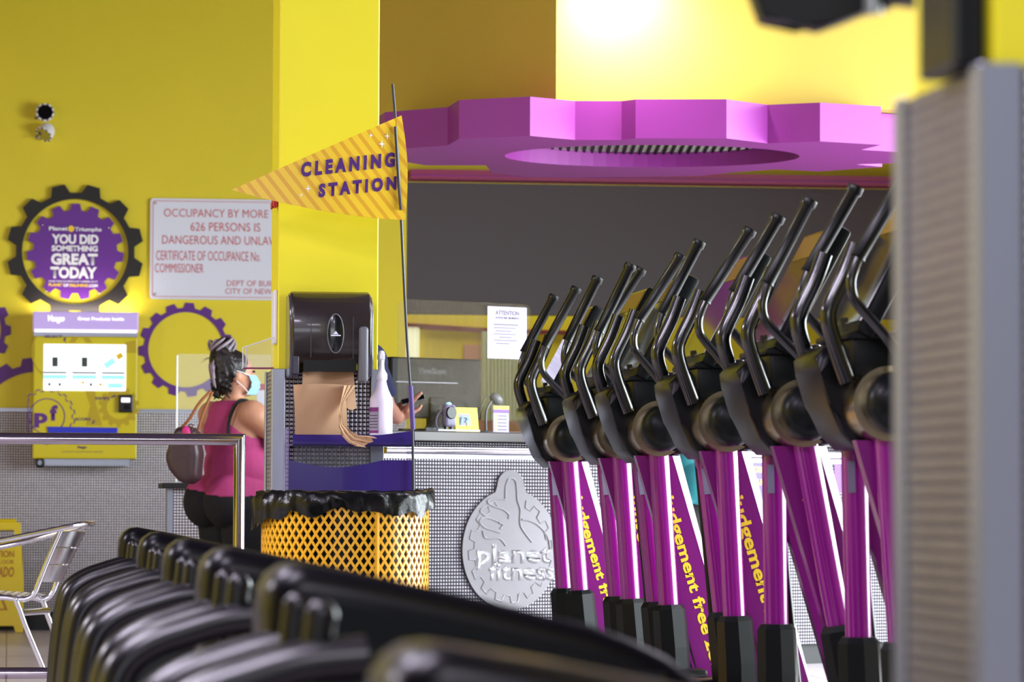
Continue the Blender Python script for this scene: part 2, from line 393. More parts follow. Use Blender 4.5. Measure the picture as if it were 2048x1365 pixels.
def gear2d(n, rt, rr, tipw, rootw, phase=0.0, cx=0.0, cz=0.0, sz=1.0):
    """gear outline; tipw / rootw = share of the pitch"""
    pts = []; p = 2 * PI / n
    for i in range(n):
        a = PI / 2 + phase - i * p
        for da, r in ((rootw / 2, rr), (tipw / 2, rt), (-tipw / 2, rt), (-rootw / 2, rr)):
            pts.append((cx + math.cos(a + da * p) * r, cz + math.sin(a + da * p) * r * sz))
    return pts
def circ(r, n=48, cx=0.0, cz=0.0, sz=1.0): return [(cx + math.cos(2 * PI * k / n) * r, cz + math.sin(2 * PI * k / n) * r * sz) for k in range(n)]
def rrect(x0, x1, z0, z1, r, n=5):
    out = []
    for cx, cz, a0 in ((x1 - r, z1 - r, 0), (x0 + r, z1 - r, PI / 2), (x0 + r, z0 + r, PI), (x1 - r, z0 + r, 1.5 * PI)):
        out += [(cx + r * math.cos(a0 + PI / 2 * k / n), cz + r * math.sin(a0 + PI / 2 * k / n)) for k in range(n + 1)]
    return out
def limb(bm, pts, rs, seg=12):
    """tapered rounded chain"""
    tube(bm, pts, rs, seg=seg, sub=5)
    ball(bm, pts[0], rs[0], seg); ball(bm, pts[-1], rs[-1], seg)
def fuse(bm, voxel, smooth_it=6):
    """overlapping closed shapes -> one continuous skin"""
    me = bpy.data.meshes.new('f'); bmesh.ops.recalc_face_normals(bm, faces=bm.faces[:]); bm.to_mesh(me); bm.free()
    o = bpy.data.objects.new('f', me); C.objects.link(o)
    r = o.modifiers.new('r', 'REMESH'); r.mode = 'VOXEL'; r.voxel_size = voxel; r.use_smooth_shade = True
    s = o.modifiers.new('s', 'SMOOTH'); s.iterations = smooth_it; s.factor = 0.5
    dg = bpy.context.evaluated_depsgraph_get(); dg.update()
    out = bpy.data.meshes.new_from_object(o.evaluated_get(dg)); bpy.data.objects.remove(o); bpy.data.meshes.remove(me)
    return out
def shell(me, pred, off, fold=0.0):
    """cloth: the faces of a body mesh where pred(centre) holds, lifted off the skin"""
    bm = BM(); bm.from_mesh(me); bm.normal_update()
    bmesh.ops.delete(bm, geom=[f for f in bm.faces if not pred(f.calc_center_median(), f.normal)], context='FACES')
    nor = {v: v.normal.copy() for v in bm.verts}
    for v in bm.verts:
        k = noise.noise(v.co * 9) * fold if fold else 0
        v.co = v.co + nor[v] * ((off + k) if not v.is_boundary else off * 0.45)
    for _ in range(3): bmesh.ops.smooth_vert(bm, verts=[v for v in bm.verts if v.is_boundary], factor=0.5, use_axis_x=True, use_axis_y=True, use_axis_z=True)
    return bm
def dup(root, loc, label=None):
    def cp(o, par):
        c = o.copy(); C.objects.link(c)
        if par is not None: c.parent = par
        for ch in list(o.children): cp(ch, c)
        return c
    r = cp(root, None); r.location = loc
    if label: r['label'] = label
    return r


# ================================================================== the room
YW = QY(100, 900, 0.001).y
YW = W(100, 900, 23.0).y                      # back wall plane
def wx(px, py=900): return QY(px, py, YW).x
def wz(px, py): return QY(px, py, YW).z
TILE = 1.345
XE = wx(813, 500)                             # where the yellow wall gives way to the gray one
RX = 8.0
b = BM(); box(b, -9, RX, -6, 29, -0.1, 0); struct('floor', b, 'floor')
b = BM(); box(b, -9, RX, -6, 29, 4.3, 4.4); struct('ceiling', b, 'ceiling_dark')
b = BM(); box(b, -9, XE, YW, YW + 0.15, TILE, 4.3); struct('wall_back_yellow', b, 'yellow')
b = BM(); box(b, -9, XE, YW - 0.015, YW + 0.15, 0.0, TILE); struct('wall_back_tiled', b, 'mosaic_wall')
b = BM(); box(b, -9, XE, YW - 0.03, YW - 0.015, 0, 0.115); struct('baseboard_back', b, 'baseboard')
b = BM(); box(b, -9, XE, YW - 0.022, YW - 0.005, TILE - 0.008, TILE + 0.012); struct('trim_1', b, 'steel')
# over the front desk: yellow wall, gray bulkhead hanging down, opening to the office behind
ZG = wz(1000, 629); ZB = wz(1300, 372)
b = BM(); box(b, XE, RX, YW, YW + 0.15, ZB, 4.3); struct('wall_desk_yellow', b, 'yellow')
b = BM(); box(b, XE, RX, YW, YW + 0.15, ZG, ZB); struct('wall_desk_gray', b, 'gray')
b = BM(); box(b, -9.1, -9, -6, 29, 0, 4.3); struct('wall_left', b, 'yellow')
# right wall with shop windows (openings carry the daylight)
b = BM()
for a0, a1 in [(-6, 9.8), (18.6, 29)] + [(9.8 + 2.2 * k_, 9.9 + 2.2 * k_) for k_ in range(1, 4)]: box(b, RX - 0.1, RX + 0.05, a0, a1, 0, 4.3)
box(b, RX - 0.1, RX + 0.05, 9.8, 18.6, 0, 0.15); box(b, RX - 0.1, RX + 0.05, 9.8, 18.6, 3.5, 4.3)
struct('wall_right', b, 'yellow')
# back office seen through the opening
YO = YW + 3.4
b = BM(); box(b, XE - 1.5, RX, YO, YO + 0.1, 0, 4.3); struct('wall_office', b, 'yellow')
def ox(px, py=700): return QY(px, py, YO - 0.02).x
def oz(px, py): return QY(px, py, YO - 0.02).z
b = BM()
v = [b.verts.new(QY(x, y, YO - 0.03)) for x, y in ((812, 646), (985, 657), (1140, 662), (1140, 670), (985, 667), (812, 657))]
f = b.faces.new(v); r = bmesh.ops.extrude_face_region(b, geom=[f]); bmesh.ops.translate(b, vec=(0, 0.025, 0), verts=[x for x in r['geom'] if isinstance(x, bmesh.types.BMVert)])
struct('trim_2', b, 'maroon')
b = BM(); box(b, ox(806), ox(838), YO - 0.05, YO - 0.005, oz(820, 716), oz(820, 655), 0.01)
t = thing('window_blind', 'narrow glowing cream blind on the office wall behind the streaked acrylic', 'blind', (ox(822), YO - 0.05, oz(820, 716)))
obj('blind_fabric', b, 'cream', t, world=True)
b = BM(); box(b, ox(804), ox(840), YO - 0.06, YO - 0.004, oz(820, 655), oz(820, 651)); obj('head_rail', b, 'maroon', t, world=True)
b = BM()
n = 22
for i in range(n):
    x0 = ox(962) + (ox(1042) - ox(962)) * i / n; x1 = ox(962) + (ox(1042) - ox(962)) * (i + 1) / n
    tube(b, [((x0 + x1) / 2, YO - 0.07 - 0.02 * (i % 2), oz(1000, 842)), ((x0 + x1) / 2, YO - 0.07 - 0.02 * (i % 2), oz(1000, 664))], (x1 - x0) * 0.62, seg=8)
single('window_reflection', b, 'window_reflection', 'pale green strips imitating the window reflection behind the yellow counter card', 'window_reflection', smooth=40)  # pleats stand in for the windows mirrored in the acrylic screen
b = BM(); box(b, ox(928), ox(962), YO - 0.03, YO - 0.004, oz(945, 760), oz(945, 690)); single('notice_board', b, 'salmon', 'salmon board on the office wall above the black monitor', 'board')
b = BM(); box(b, ox(930), ox(1140), YO - 0.03, YO - 0.004, oz(1000, 866), oz(1000, 838)); single('wall_shelf_rail', b, 'salmon', 'low reddish rail along the office wall behind the desk flyer', 'rail')

# magenta beam under the yellow band
b = BM()
za, zb = wz(1300, 371), wz(1300, 352)
prism(b, [(0, 0)] * 0 + [(XE + 0.0, za), (RX, za), (RX, zb), (XE, zb)], YW - 0.22, YW - 0.001)
struct('beam', b, 'magenta')
b = BM(); box(b, XE, RX, YW - 0.23, YW - 0.001, za + (zb - za) * 0.32, za + (zb - za) * 0.42); struct('trim_3', b, 'gear')

# bulkhead over the desk (many-sided drop from the ceiling)
ZT, ZS = 2.66, 2.475
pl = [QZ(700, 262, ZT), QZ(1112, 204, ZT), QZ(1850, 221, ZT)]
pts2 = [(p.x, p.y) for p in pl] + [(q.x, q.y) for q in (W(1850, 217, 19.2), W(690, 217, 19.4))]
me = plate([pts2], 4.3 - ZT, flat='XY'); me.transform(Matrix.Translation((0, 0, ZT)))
struct('wall_bulkhead', me, 'yellow_dimmed')

# gear-shaped ceiling feature
g = thing('gear_soffit', 'huge purple gear shaped canopy with round opening, hanging over the front desk', 'gear canopy', (W(1304, 310, 18.28).x, W(1304, 310, 18.28).y, ZS))
front = [(770, 300), (812, 297), (895, 291), (918, 278), (1060, 272), (1150, 280), (1243, 280), (1271, 277), (1453, 277), (1535, 287), (1640, 283), (1762, 290),
         (1722, 300), (1860, 308), (1875, 324), (1712, 329), (1764, 334), (1640, 343), (1552, 339), (1464, 345), (1400, 352), (1290, 354), (1070, 355), (985, 347), (972, 331), (850, 331), (800, 322), (745, 315)]
outl = [(p.x, p.y) for p in (QZ(x, y, ZS) for x, y in front)]
hc = W(1304, 312, 18.2)
e1 = Vector((math.cos(YAW), -math.sin(YAW), 0)); e2 = Vector((math.sin(YAW), math.cos(YAW), 0))
hole = [(hc + e1 * 0.715 * math.cos(2 * PI * k / 64) + e2 * 0.585 * math.sin(2 * PI * k / 64)) for k in range(64)]
me = plate([outl, [(p.x, p.y) for p in hole]], ZT - ZS - 0.004, flat='XY'); me.transform(Matrix.Translation((0, 0, ZS)))
obj('gear_body', me, 'gear', g, world=True)
b = BM(); lathe(b, [(0.62, 0), (0.62, 0.02)], 40, org=(hc.x, hc.y, ZS + 0.075))
obj('vent_plate', b, 'grille', g, world=True)
b = BM()
for k in range(-14, 15):
    p = hc + e1 * 0.04 * k; h = math.sqrt(max(0.01, 0.58 ** 2 - (0.04 * k) ** 2))
    q0, q1 = p - e2 * h, p + e2 * h
    tube(b, [(q0.x, q0.y, ZS + 0.07), (q1.x, q1.y, ZS + 0.07)], 0.009, seg=6)
obj('vent_slats', b, 'hood_side', g, world=True)

# ------------------------------------------------------------------ columns clad in steel mosaic
def column(x0, x1, y0, y1, name):
    b = BM(); box(b, x0, x1, y0, y1, 0, 4.3, 0.004, 1); c = struct(name, b, 'yellow_col')
    o = 0.016; zt = 1.287; tw = 0.043
    b = BM(); box(b, x0 - o, x1 + o, y0 - o, y1 + o, 0, zt - 0.004); obj('mosaic_cladding', b, 'mosaic_col', c)
    b = BM(); e = 0.006
    for cx, sx in ((x0 - o, 1), (x1 + o, -1)):
        for cy, sy in ((y0 - o, 1), (y1 + o, -1)):
            xa, xb = sorted((cx - sx * e, cx + sx * tw)); ya, yb = sorted((cy - sy * e, cy))
            box(b, xa, xb, ya, yb, 0, zt, 0.002, 1)
            xa, xb = sorted((cx - sx * e, cx)); ya, yb = sorted((cy, cy + sy * tw))
            box(b, xa, xb, ya, yb, 0, zt, 0.002, 1)
    obj('corner_trim', b, 'steel', c)
    return c
p = W(557, 500, 13.92); YC = p.y; XC0 = p.x; XC1 = QY(757, 500, YC).x
column(XC0, XC1, YC, YC + 0.37, 'column')
p = W(1990, 700, 4.15); column(p.x, p.x + 0.40, p.y, p.y + 0.37, 'pillar'); RC = p.copy()

# ------------------------------------------------------------------ things on the yellow back wall
def emergency(px, py, yawd, pitchd, label, chrome):
    c = QY(px, py, YW); t = thing('spot_lamp_head', label, 'wall lamp', (c.x, YW, c.z), group=None)
    rot = Matrix.Rotation(math.radians(yawd), 4, 'Z') @ Matrix.Rotation(math.radians(pitchd), 4, 'X')
    off = Matrix.Translation((0, -0.065, 0)) @ rot
    b = BM(); lathe(b, [(0.030, -0.055), (0.046, -0.035), (0.055, 0.0), (0.055, 0.022), (0.047, 0.024), (0.036, 0.0), (0.012, -0.02)], 24, axis='y'); b.transform(off)
    obj('lamp_housing', b, 'nozzle', t, smooth=40)
    b = BM(); lathe(b, [(0.046, 0.0245), (0.036, 0.004), (0.012, -0.014)], 24, axis='y'); b.transform(off)
    obj('reflector', b, 'dark_reflector' if chrome else 'lamp_chrome', t, smooth=40)
    b = BM(); ball(b, (0, -0.004, 0), 0.018, 12)
    b.transform(off); obj('bulb', b, 'lens', t, smooth=180)
    b = BM()
    for k in range(10):
        a = 2 * PI * k / 10; box(b, -0.006, 0.006, -0.026, -0.022, -0.004, 0.004, mtx=off @ Matrix.Rotation(a, 4, 'Y') @ Matrix.Translation((0.050, 0, 0)))
    obj('lamp_clips', b, 'lens', t)
    b = BM(); tube(b, [(0, 0, 0), (0, -0.04, 0)], 0.018, 10); obj('wall_mount', b, 'nozzle', t)
    b = BM(); tube(b, [(-0.045, -0.06, -0.028), (-0.062, -0.06, -0.034)], 0.008, 8); obj('clamp_screw', b, 'lever', t)
emergency(90, 228, 0, -4, 'round wall spot lamp facing straight out, the upper of two', 1)
emergency(91, 267, -42, 42, 'white wall spot lamp tilted up, the lower of two', 0)

YS = YW - 0.001
k = YW / F                                     # metres per pixel on the wall (about)
K = (wx(300) - wx(100)) / 200
# big black gear ring with the purple badge
c = QY(150.5, 504, YW); t = thing('gear_ring', 'black toothed gear ring around the purple badge, above the vending machine', 'gear sign', (c.x, YS, c.z))
obj('ring', plate([gear2d(12, 137 * K, 119 * K, 0.36, 0.64, PI / 12), circ(106 * K, 72)], 0.03), 'decal_black', t)
t = thing('gear_badge', 'purple gear shaped sign reading YOU DID SOMETHING GREAT TODAY', 'sign', (c.x, YS, c.z))
obj('board', plate([gear2d(15, 97 * K, 84 * K, 0.42, 0.66, 0.0)], 0.02), 'sign_purple', t)
def bx(x): return (20 + x / 4.875 - 150.5) * K
def bz(y): return -(360 + y / 4.875 - 504 - 7 + 7) * K
yy = -0.0225
b = BM(); lettering(b, 'YOU DID', bx(405), bx(862), bz(628), bz(528), yy, 0.045); obj('lettering', b, 'white_ink', t)
b = BM(); lettering(b, 'SOMETHING', bx(405), bx(855), bz(700), bz(640), yy, 0.045); obj('lettering', b, 'white_ink', t)
b = BM(); lettering(b, 'GREAT', bx(400), bx(855), bz(834), bz(714), yy, 0.05); obj('lettering', b, 'white_ink', t)
b = BM(); lettering(b, 'TODAY', bx(395), bx(850), bz(966), bz(846), yy, 0.05); obj('lettering', b, 'white_ink', t)
b = BM(); lettering(b, 'Planet', bx(378), bx(562), bz(496), bz(456), yy, 0.03); obj('lettering', b, 'white_ink', t)
b = BM(); lettering(b, 'Triumphs', bx(628), bx(890), bz(500), bz(460), yy, 0.03); obj('lettering', b, 'white_ink', t)
b = BM(); lettering(b, 'SHARE YOUR SUCCESSES & GET CHEERED ON AT', bx(380), bx(858), bz(1004), bz(986), yy, 0.01); obj('lettering', b, 'white_ink', t)
b = BM(); lettering(b, 'OF', bx(523), bx(572), bz(1048), bz(1018), yy, 0.03); obj('lettering', b, 'white_ink', t)
b = BM(); lettering(b, '.COM', bx(764), bx(858), bz(1050), bz(1020), yy, 0.03); obj('lettering', b, 'white_ink', t)
b = BM(); lettering(b, 'PLANET', bx(380), bx(520), bz(1045), bz(1015), yy, 0.03); lettering(b, 'TRIUMPHS', bx(575), bx(762), bz(1049), bz(1019), yy, 0.03)
lathe(b, [(0.019, 0.0), (0.019, 0.002)], 20, axis='y', org=(bx(594), -0.0205, bz(478)))
obj('yellow_lettering', b, 'yellow_ink', t, label='yellow web address and small round emblem')
b = BM()
for x, y in ((312, 438), (958, 460), (356, 1092), (872, 1108)): ball(b, (bx(x), -0.021, bz(y)), 0.007, 8)
obj('screw', b, 'chrome', t, smooth=180)
# purple gear outlines painted on the wall
def decal(name, px, py, rt, rr, ri, n, ph, label, arc=None):
    c = QY(px, py, YW)
    if arc is None: me = plate([gear2d(n, rt * K, rr * K, 0.42, 0.66, ph), circ(ri * K, 72)], 0.006)
    else:
        g2 = gear2d(n, rt * K, rr * K, 0.42, 0.66, ph); a0, a1 = arc
        g2 = sorted([q for q in g2 if a0 <= math.degrees(math.atan2(q[1], q[0])) <= a1], key=lambda q: -math.atan2(q[1], q[0]))
        inn = [(ri * K * math.cos(math.radians(a)), ri * K * math.sin(math.radians(a))) for a in range(int(a0), int(a1) + 1, 3)]
        me = plate([g2 + inn], 0.006)          # g2 runs clockwise, the inner arc back again
    o = obj(name, me, 'decal_purple'); o.location = (c.x, YS, c.z); tag(o, label, 'wall decal')
decal('gear_decal', 372, 700, 95.5, 85, 76, 15, -0.07, 'purple gear outline under the white occupancy sign')
decal('gear_decal', -75, 660, 96, 86, 76, 15, 0.1, 'purple gear outline cut off by the left edge, beside the black gear ring')
decal('gear_decal', 72, 858, 143, 129, 114, 16, 0.12, 'purple gear arc curving out behind the left of the vending machine', arc=(18, 162))

# occupancy sign
x0, x1 = wx(300, 500), wx(566, 500); z1, z0 = wz(430, 399), wz(430, 600)
t = thing('occupancy_sign', 'white metal occupancy sign with red writing, partly behind the column', 'sign', (x0, YS, z0))
obj('panel', plate([rrect(0, x1 - x0 + 0.1, 0, z1 - z0, 0.02)], 0.02), 'sign_white', t)
def sx_(px): return (px - 300) * K
def sz_(py): return (600 - py) * K
obj('border_line', plate([rrect(0.014, x1 - x0 + 0.08, 0.014, z1 - z0 - 0.014, 0.016), rrect(0.0175, x1 - x0 + 0.0765, 0.0175, z1 - z0 - 0.0175, 0.014)], 0.001).copy(), 'sign_red', t).location = (0, -0.0202, 0)
yy = -0.0215
b = BM(); lettering(b, 'OCCUPANCY BY MORE THAN', sx_(327), sx_(598), sz_(433), sz_(416), yy, -0.004); obj('lettering', b, 'sign_red', t)
b = BM(); lettering(b, '626 PERSONS IS', sx_(381), sx_(522), sz_(461), sz_(443), yy, -0.004); obj('lettering', b, 'sign_red', t)
b = BM(); lettering(b, 'DANGEROUS AND UNLAWFUL', sx_(324), sx_(590), sz_(488), sz_(470), yy, -0.004); obj('lettering', b, 'sign_red', t)
b = BM(); lettering(b, 'CERTIFICATE OF OCCUPANCE No.', sx_(312), sx_(523), sz_(521), sz_(501), yy, -0.004); obj('lettering', b, 'sign_red', t)
b = BM(); lettering(b, 'COMMISSIONER', sx_(310), sx_(408), sz_(546), sz_(527), yy, -0.004); obj('lettering', b, 'sign_red', t)
b = BM(); lettering(b, 'DEPT OF BUILDINGS', sx_(455), sx_(596), sz_(572), sz_(560), yy, -0.004); obj('lettering', b, 'sign_red', t)
b = BM(); lettering(b, 'CITY OF NEW YORK', sx_(452), sx_(590), sz_(588), sz_(576), yy, -0.004); obj('lettering', b, 'sign_red', t)
b = BM(); lathe(b, [(0.008, 0), (0.008, 0.004)], 10, axis='y', org=(0.03, -0.02, z1 - z0 - 0.03)); lathe(b, [(0.008, 0), (0.008, 0.004)], 10, axis='y', org=(0.03, -0.02, 0.03)); obj('screw', b, 'chrome', t)

# vending machine on the wall
vx0, vx1 = wx(67, 640), wx(273, 640); vz0, vz1 = wz(170, 919), wz(170, 628); vw = vx1 - vx0; vh = vz1 - vz0
t = thing('vending_machine', 'yellow wall mounted vending machine with touch screen and lit lavender header', 'vending machine', (vx0, YW - 0.034, vz0))
DV = 0.20
b = BM(); box(b, 0, vw, -DV, -0.0, 0, vh - 0.150, 0.008, 2); obj('cabinet', b, 'vend', t)
b = BM(); box(b, -0.004, vw + 0.004, -DV - 0.006, 0, vh - 0.118, vh, 0.006, 2); hd = obj('header_panel', b, 'header', t)
b = BM(); box(b, 0.004, vw - 0.004, -DV - 0.010, -0.02, vh - 0.126, vh - 0.108, 0.003, 1); obj('header_glow_strip', b, 'header_glow', hd)
b = BM(); box(b, 0, vw, -DV - 0.002, -0.01, vh - 0.150, vh - 0.118); obj('silver_band', b, 'steel', t)
def ux(x): return x / 981 * vw * 1.0 * (230 / 207.) - 0.022
def uz(y): return vh - (620 + y / 4.265 - 628) * K
yy = -DV - 0.008
b = BM(); lettering(b, 'Vengo', ux(150), ux(292), uz(118), uz(62), yy, 0.03, shear=0.35); lettering(b, 'Great Products Inside', ux(402), ux(796), uz(106), uz(76), yy, 0.02)
obj('lettering', b, 'lit_letter', hd)
yy = -DV - 0.003
b = BM(); box(b, ux(116), ux(816), -DV - 0.008, -DV + 0.01, uz(706), uz(310), 0.004, 1); scn = obj('touch_screen', b, 'lcd', t)
b = BM()
for x in (214, 464):
    box(b, ux(x - 24), ux(x + 24), -DV - 0.0095, -DV - 0.007, uz(502), uz(422))
for x0_, x1_ in ((118, 314), (360, 566), (610, 806)): box(b, ux(x0_), ux(x1_), -DV - 0.0095, -DV - 0.007, uz(560), uz(546))
for x in (168, 256, 520): box(b, ux(x - 10), ux(x + 10), -DV - 0.0095, -DV - 0.007, uz(666), uz(640))
obj('product_icons', b, 'lcd_dark', scn)
b = BM()
for x in (214, 464):
    ring = [(ux(x) + 0.013 * math.cos(a) , -DV - 0.009, uz(418) + 0.03 * math.sin(a)) for a in [PI * q / 10 for q in range(11)]]
    tube(b, ring, 0.002, 6)
obj('padlock_shackles', b, 'steel', scn)
b = BM()
for x0_, x1_ in ((118, 314), (360, 566), (610, 806)): box(b, ux(x0_), ux(x1_), -DV - 0.0095, -DV - 0.007, uz(606), uz(572))
box(b, ux(664), ux(788), -DV - 0.0095, -DV - 0.007, uz(680), uz(640))
bar = Matrix.Translation((ux(676), 0, uz(470))) @ Matrix.Rotation(math.radians(-35), 4, 'Y')
box(b, -0.034, 0.034, -DV - 0.0095, -DV - 0.007, -0.018, 0.018, mtx=bar)
obj('screen_buttons', b, 'lcd_cyan', scn)
b = BM(); box(b, -0.004, 0.034, -DV - 0.0095, -DV - 0.007, -0.016, 0.016, mtx=Matrix.Translation((ux(745), 0, uz(420))) @ Matrix.Rotation(math.radians(-35), 4, 'Y'))
lathe(b, [(0.009, 0), (0.009, 0.002)], 12, axis='y', org=(ux(452), -DV - 0.008, uz(636))); box(b, ux(590), ux(612), -DV - 0.0095, -DV - 0.007, uz(664), uz(640))
obj('snack_icons', b, 'yellow_ink', scn)
b = BM()
lettering(b, 'SELECT', ux(122), ux(274), uz(258), uz(234), yy, 0.02); lettering(b, 'SWIPE', ux(556), ux(682), uz(782), uz(756), yy, 0.02); lettering(b, 'SCORE', ux(390), ux(522), uz(958), uz(934), yy, 0.02)
for x, y in ((296, 270), (545, 970)): box(b, -0.004, 0.004, yy - 0.001, yy, -0.012, 0.012, mtx=Matrix.Translation((ux(x), 0, uz(y))) @ Matrix.Rotation(0.4, 4, 'Y'))
box(b, -0.004, 0.004, yy - 0.001, yy, -0.014, 0.014, mtx=Matrix.Translation((ux(710), 0, uz(752))) @ Matrix.Rotation(1.1, 4, 'Y'))
lettering(b, 'Vengo', ux(410), ux(490), uz(1195), uz(1172), yy, 0.03, shear=0.35); lettering(b, 'customer service and refunds', ux(276), ux(626), uz(1228), uz(1216), yy, 0.0)
obj('printed_words', b, 'navy_ink', t)
gx, gz, gr = ux(150), uz(925), 0.27
b = BM()
to_bm(b, plate([circ(0.110, 40), circ(0.104, 40)], 0.001), Matrix.Translation((gx, -DV - 0.001, gz)))
go = gear2d(18, 0.172, 0.156, 0.40, 0.62, 0); gi = [(x * 0.962, z * 0.962) for x, z in go]
keep = lambda q: q
to_bm(b, plate([[(min(max(x, -0.118), 9), z) for x, z in go], [(min(max(x, -0.113), 9), z) for x, z in gi]], 0.001), Matrix.Translation((gx, -DV - 0.001, gz)))
lettering(b, 'p', ux(42), ux(156), uz(985), uz(852), yy, 0.05); lettering(b, 'f', ux(176), ux(240), uz(962), uz(822), yy, 0.05)
obj('gear_logo', b, 'decal_purple', t)
b = BM(); to_bm(b, plate([gear2d(14, 0.20, 0.17, 0.4, 0.65), circ(0.12, 30)], 0.001), Matrix.Translation((ux(760), -DV - 0.0006, uz(840))) @ Matrix.Diagonal((0.62, 1, 0.62, 1))); obj('gear_print', b, 'vend_dark', t)
b = BM(); to_bm(b, plate([[(ux(470), uz(700)), (ux(560), uz(700)), (ux(560), uz(800)), (ux(620), uz(1000)), (ux(480), uz(1000)), (ux(520), uz(830))]], 0.001), Matrix.Translation((0, -DV - 0.0006, 0))); obj('gear_print', b, 'vend_dark', t)
b = BM(); to_bm(b, plate([[(ux(330), uz(300)), (ux(400), uz(190)), (ux(470), uz(190)), (ux(530), uz(300)), (ux(480), uz(300)), (ux(430), uz(225)), (ux(380), uz(300))]], 0.001), Matrix.Translation((0, -DV - 0.0006, 0))); obj('gear_print', b, 'vend_dark', t)
b = BM(); to_bm(b, plate([[(ux(800), uz(320)), (ux(810), uz(290)), (ux(900), uz(270)), (ux(905), uz(380)), (ux(820), uz(380))]], 0.001), Matrix.Translation((0, -DV - 0.0006, 0))); obj('gear_print', b, 'vend_dark', t)
b = BM(); to_bm(b, plate([circ(0.2, 40), circ(0.185, 40)], 0.001), Matrix.Translation((ux(170), -DV - 0.0006, uz(380))) @ Matrix.Diagonal((0.55, 1, 0.75, 1))); obj('gear_print', b, 'vend_dark', t)
b = BM(); box(b, ux(756), ux(878), -DV - 0.03, -DV + 0.002, uz(888), uz(738), 0.006, 2); cr = obj('card_reader', b, 'black', t)
b = BM(); box(b, ux(778), ux(852), -DV - 0.032, -DV - 0.029, uz(802), uz(764)); obj('reader_display', b, 'header_glow', cr)
b = BM(); box(b, ux(800), ux(850), -DV - 0.034, -DV - 0.029, uz(862), uz(822), 0.002, 1); obj('reader_keys', b, 'housing', cr)
b = BM(); prism(b, [(ux(152), uz(1012)), (ux(752), uz(1018)), (ux(748), uz(1090)), (ux(165), uz(1090))], -DV - 0.012, -DV + 0.01, 0.004); obj('pickup_tray', b, 'blue', t)
b = BM(); box(b, 0.03, vw - 0.04, -DV + 0.03, 0, -0.042, 0.0); obj('bottom_bracket', b, 'steel', t)
b = BM()
tube(b, [(0.045 + 0.021 * math.cos(a), -DV + 0.02, -0.024 + 0.026 * math.sin(a)) for a in [2 * PI * q / 16 for q in range(17)]], 0.009, 8); obj('padlock', b, 'black', t, smooth=50)
lv = bpy.data.lights.new('vending_header_light', 'AREA'); lv.shape = 'RECTANGLE'; lv.size = 0.6; lv.size_y = 0.06; lv.energy = 2.2; lv.color = (1.0, 0.86, 0.8)
lo = bpy.data.objects.new('vending_header_light', lv); C.objects.link(lo); lo.location = (vx0 + vw / 2, YW - 0.08, vz1 + 0.02); lo.rotation_euler = (PI + math.radians(-25), 0, 0)

# caution board leaning folded near the wall
def cautionboard():
    p0 = W(-5, 1262, 22.55); s = 7500 / 22.55
    t = thing('caution_sign', 'yellow folding wet floor sign standing by the tiled wall', 'floor sign', (p0.x, p0.y, 0))
    hw, H = 51 / s, 222 / s
    out = [(-hw, 0.0), (-hw * 0.72, 0.0), (-hw * 0.66, 0.04), (hw * 0.62, 0.04), (hw * 0.70, 0.0), (hw, 0.0), (hw, H * 0.45), (hw * 0.90, H * 0.80), (hw * 0.86, H), (-hw * 0.86, H), (-hw * 0.9, H * 0.8), (-hw, H * 0.45)]
    for sy, nm in ((-1, 'front_leaf'), (1, 'rear_leaf')):
        me = plate([out, [(-hw * 0.6, H * 0.84), (hw * 0.6, H * 0.84), (hw * 0.62, H * 0.93), (-hw * 0.62, H * 0.93)]], 0.02)
        if nm == 'front_leaf': me.transform(Matrix.Rotation(math.radians(-10), 4, 'X')); me.transform(Matrix.Translation((0, -0.12, 0)))
        else: me.transform(Matrix.Rotation(math.radians(10), 4, 'X')); me.transform(Matrix.Translation((0, 0.14, 0)))
        o = obj(nm, me, 'wet_yellow', t)
        if nm == 'front_leaf': fl = o
    b = BM()
    lettering(b, 'CAUTION', -hw * 0.62, hw * 0.62, H * 0.68, H * 0.745, -0.022, 0.03); lettering(b, 'CUIDADO', -hw * 0.62, hw * 0.62, H * 0.50, H * 0.60, -0.022, 0.03, shear=0.2)
    lettering(b, 'WET FLOOR', -hw * 0.62, hw * 0.62, H * 0.62, H * 0.66, -0.022, 0.01)
    to_bm(b, plate([[(-0.06, H * 0.2), (0.06, H * 0.2), (0, H * 0.42)], [(-0.04, H * 0.215), (0.04, H * 0.215), (0, H * 0.37)]], 0.002), Matrix.Translation((0, -0.02, 0)))
    b.transform(Matrix.Translation((0, -0.12, 0)) @ Matrix.Rotation(math.radians(-10), 4, 'X'))
    obj('printed_warning', b, 'wet_ink', fl)
    b = BM(); tube(b, [(-hw * 0.7, 0.01, H), (hw * 0.7, 0.01, H)], 0.014, 8); obj('hinge', b, 'wet_yellow', t)
cautionboard()

# ================================================================== cleaning station on the column
def cy(px, py, dy): return QY(px, py, YC - dy)           # point dy in front of the column face
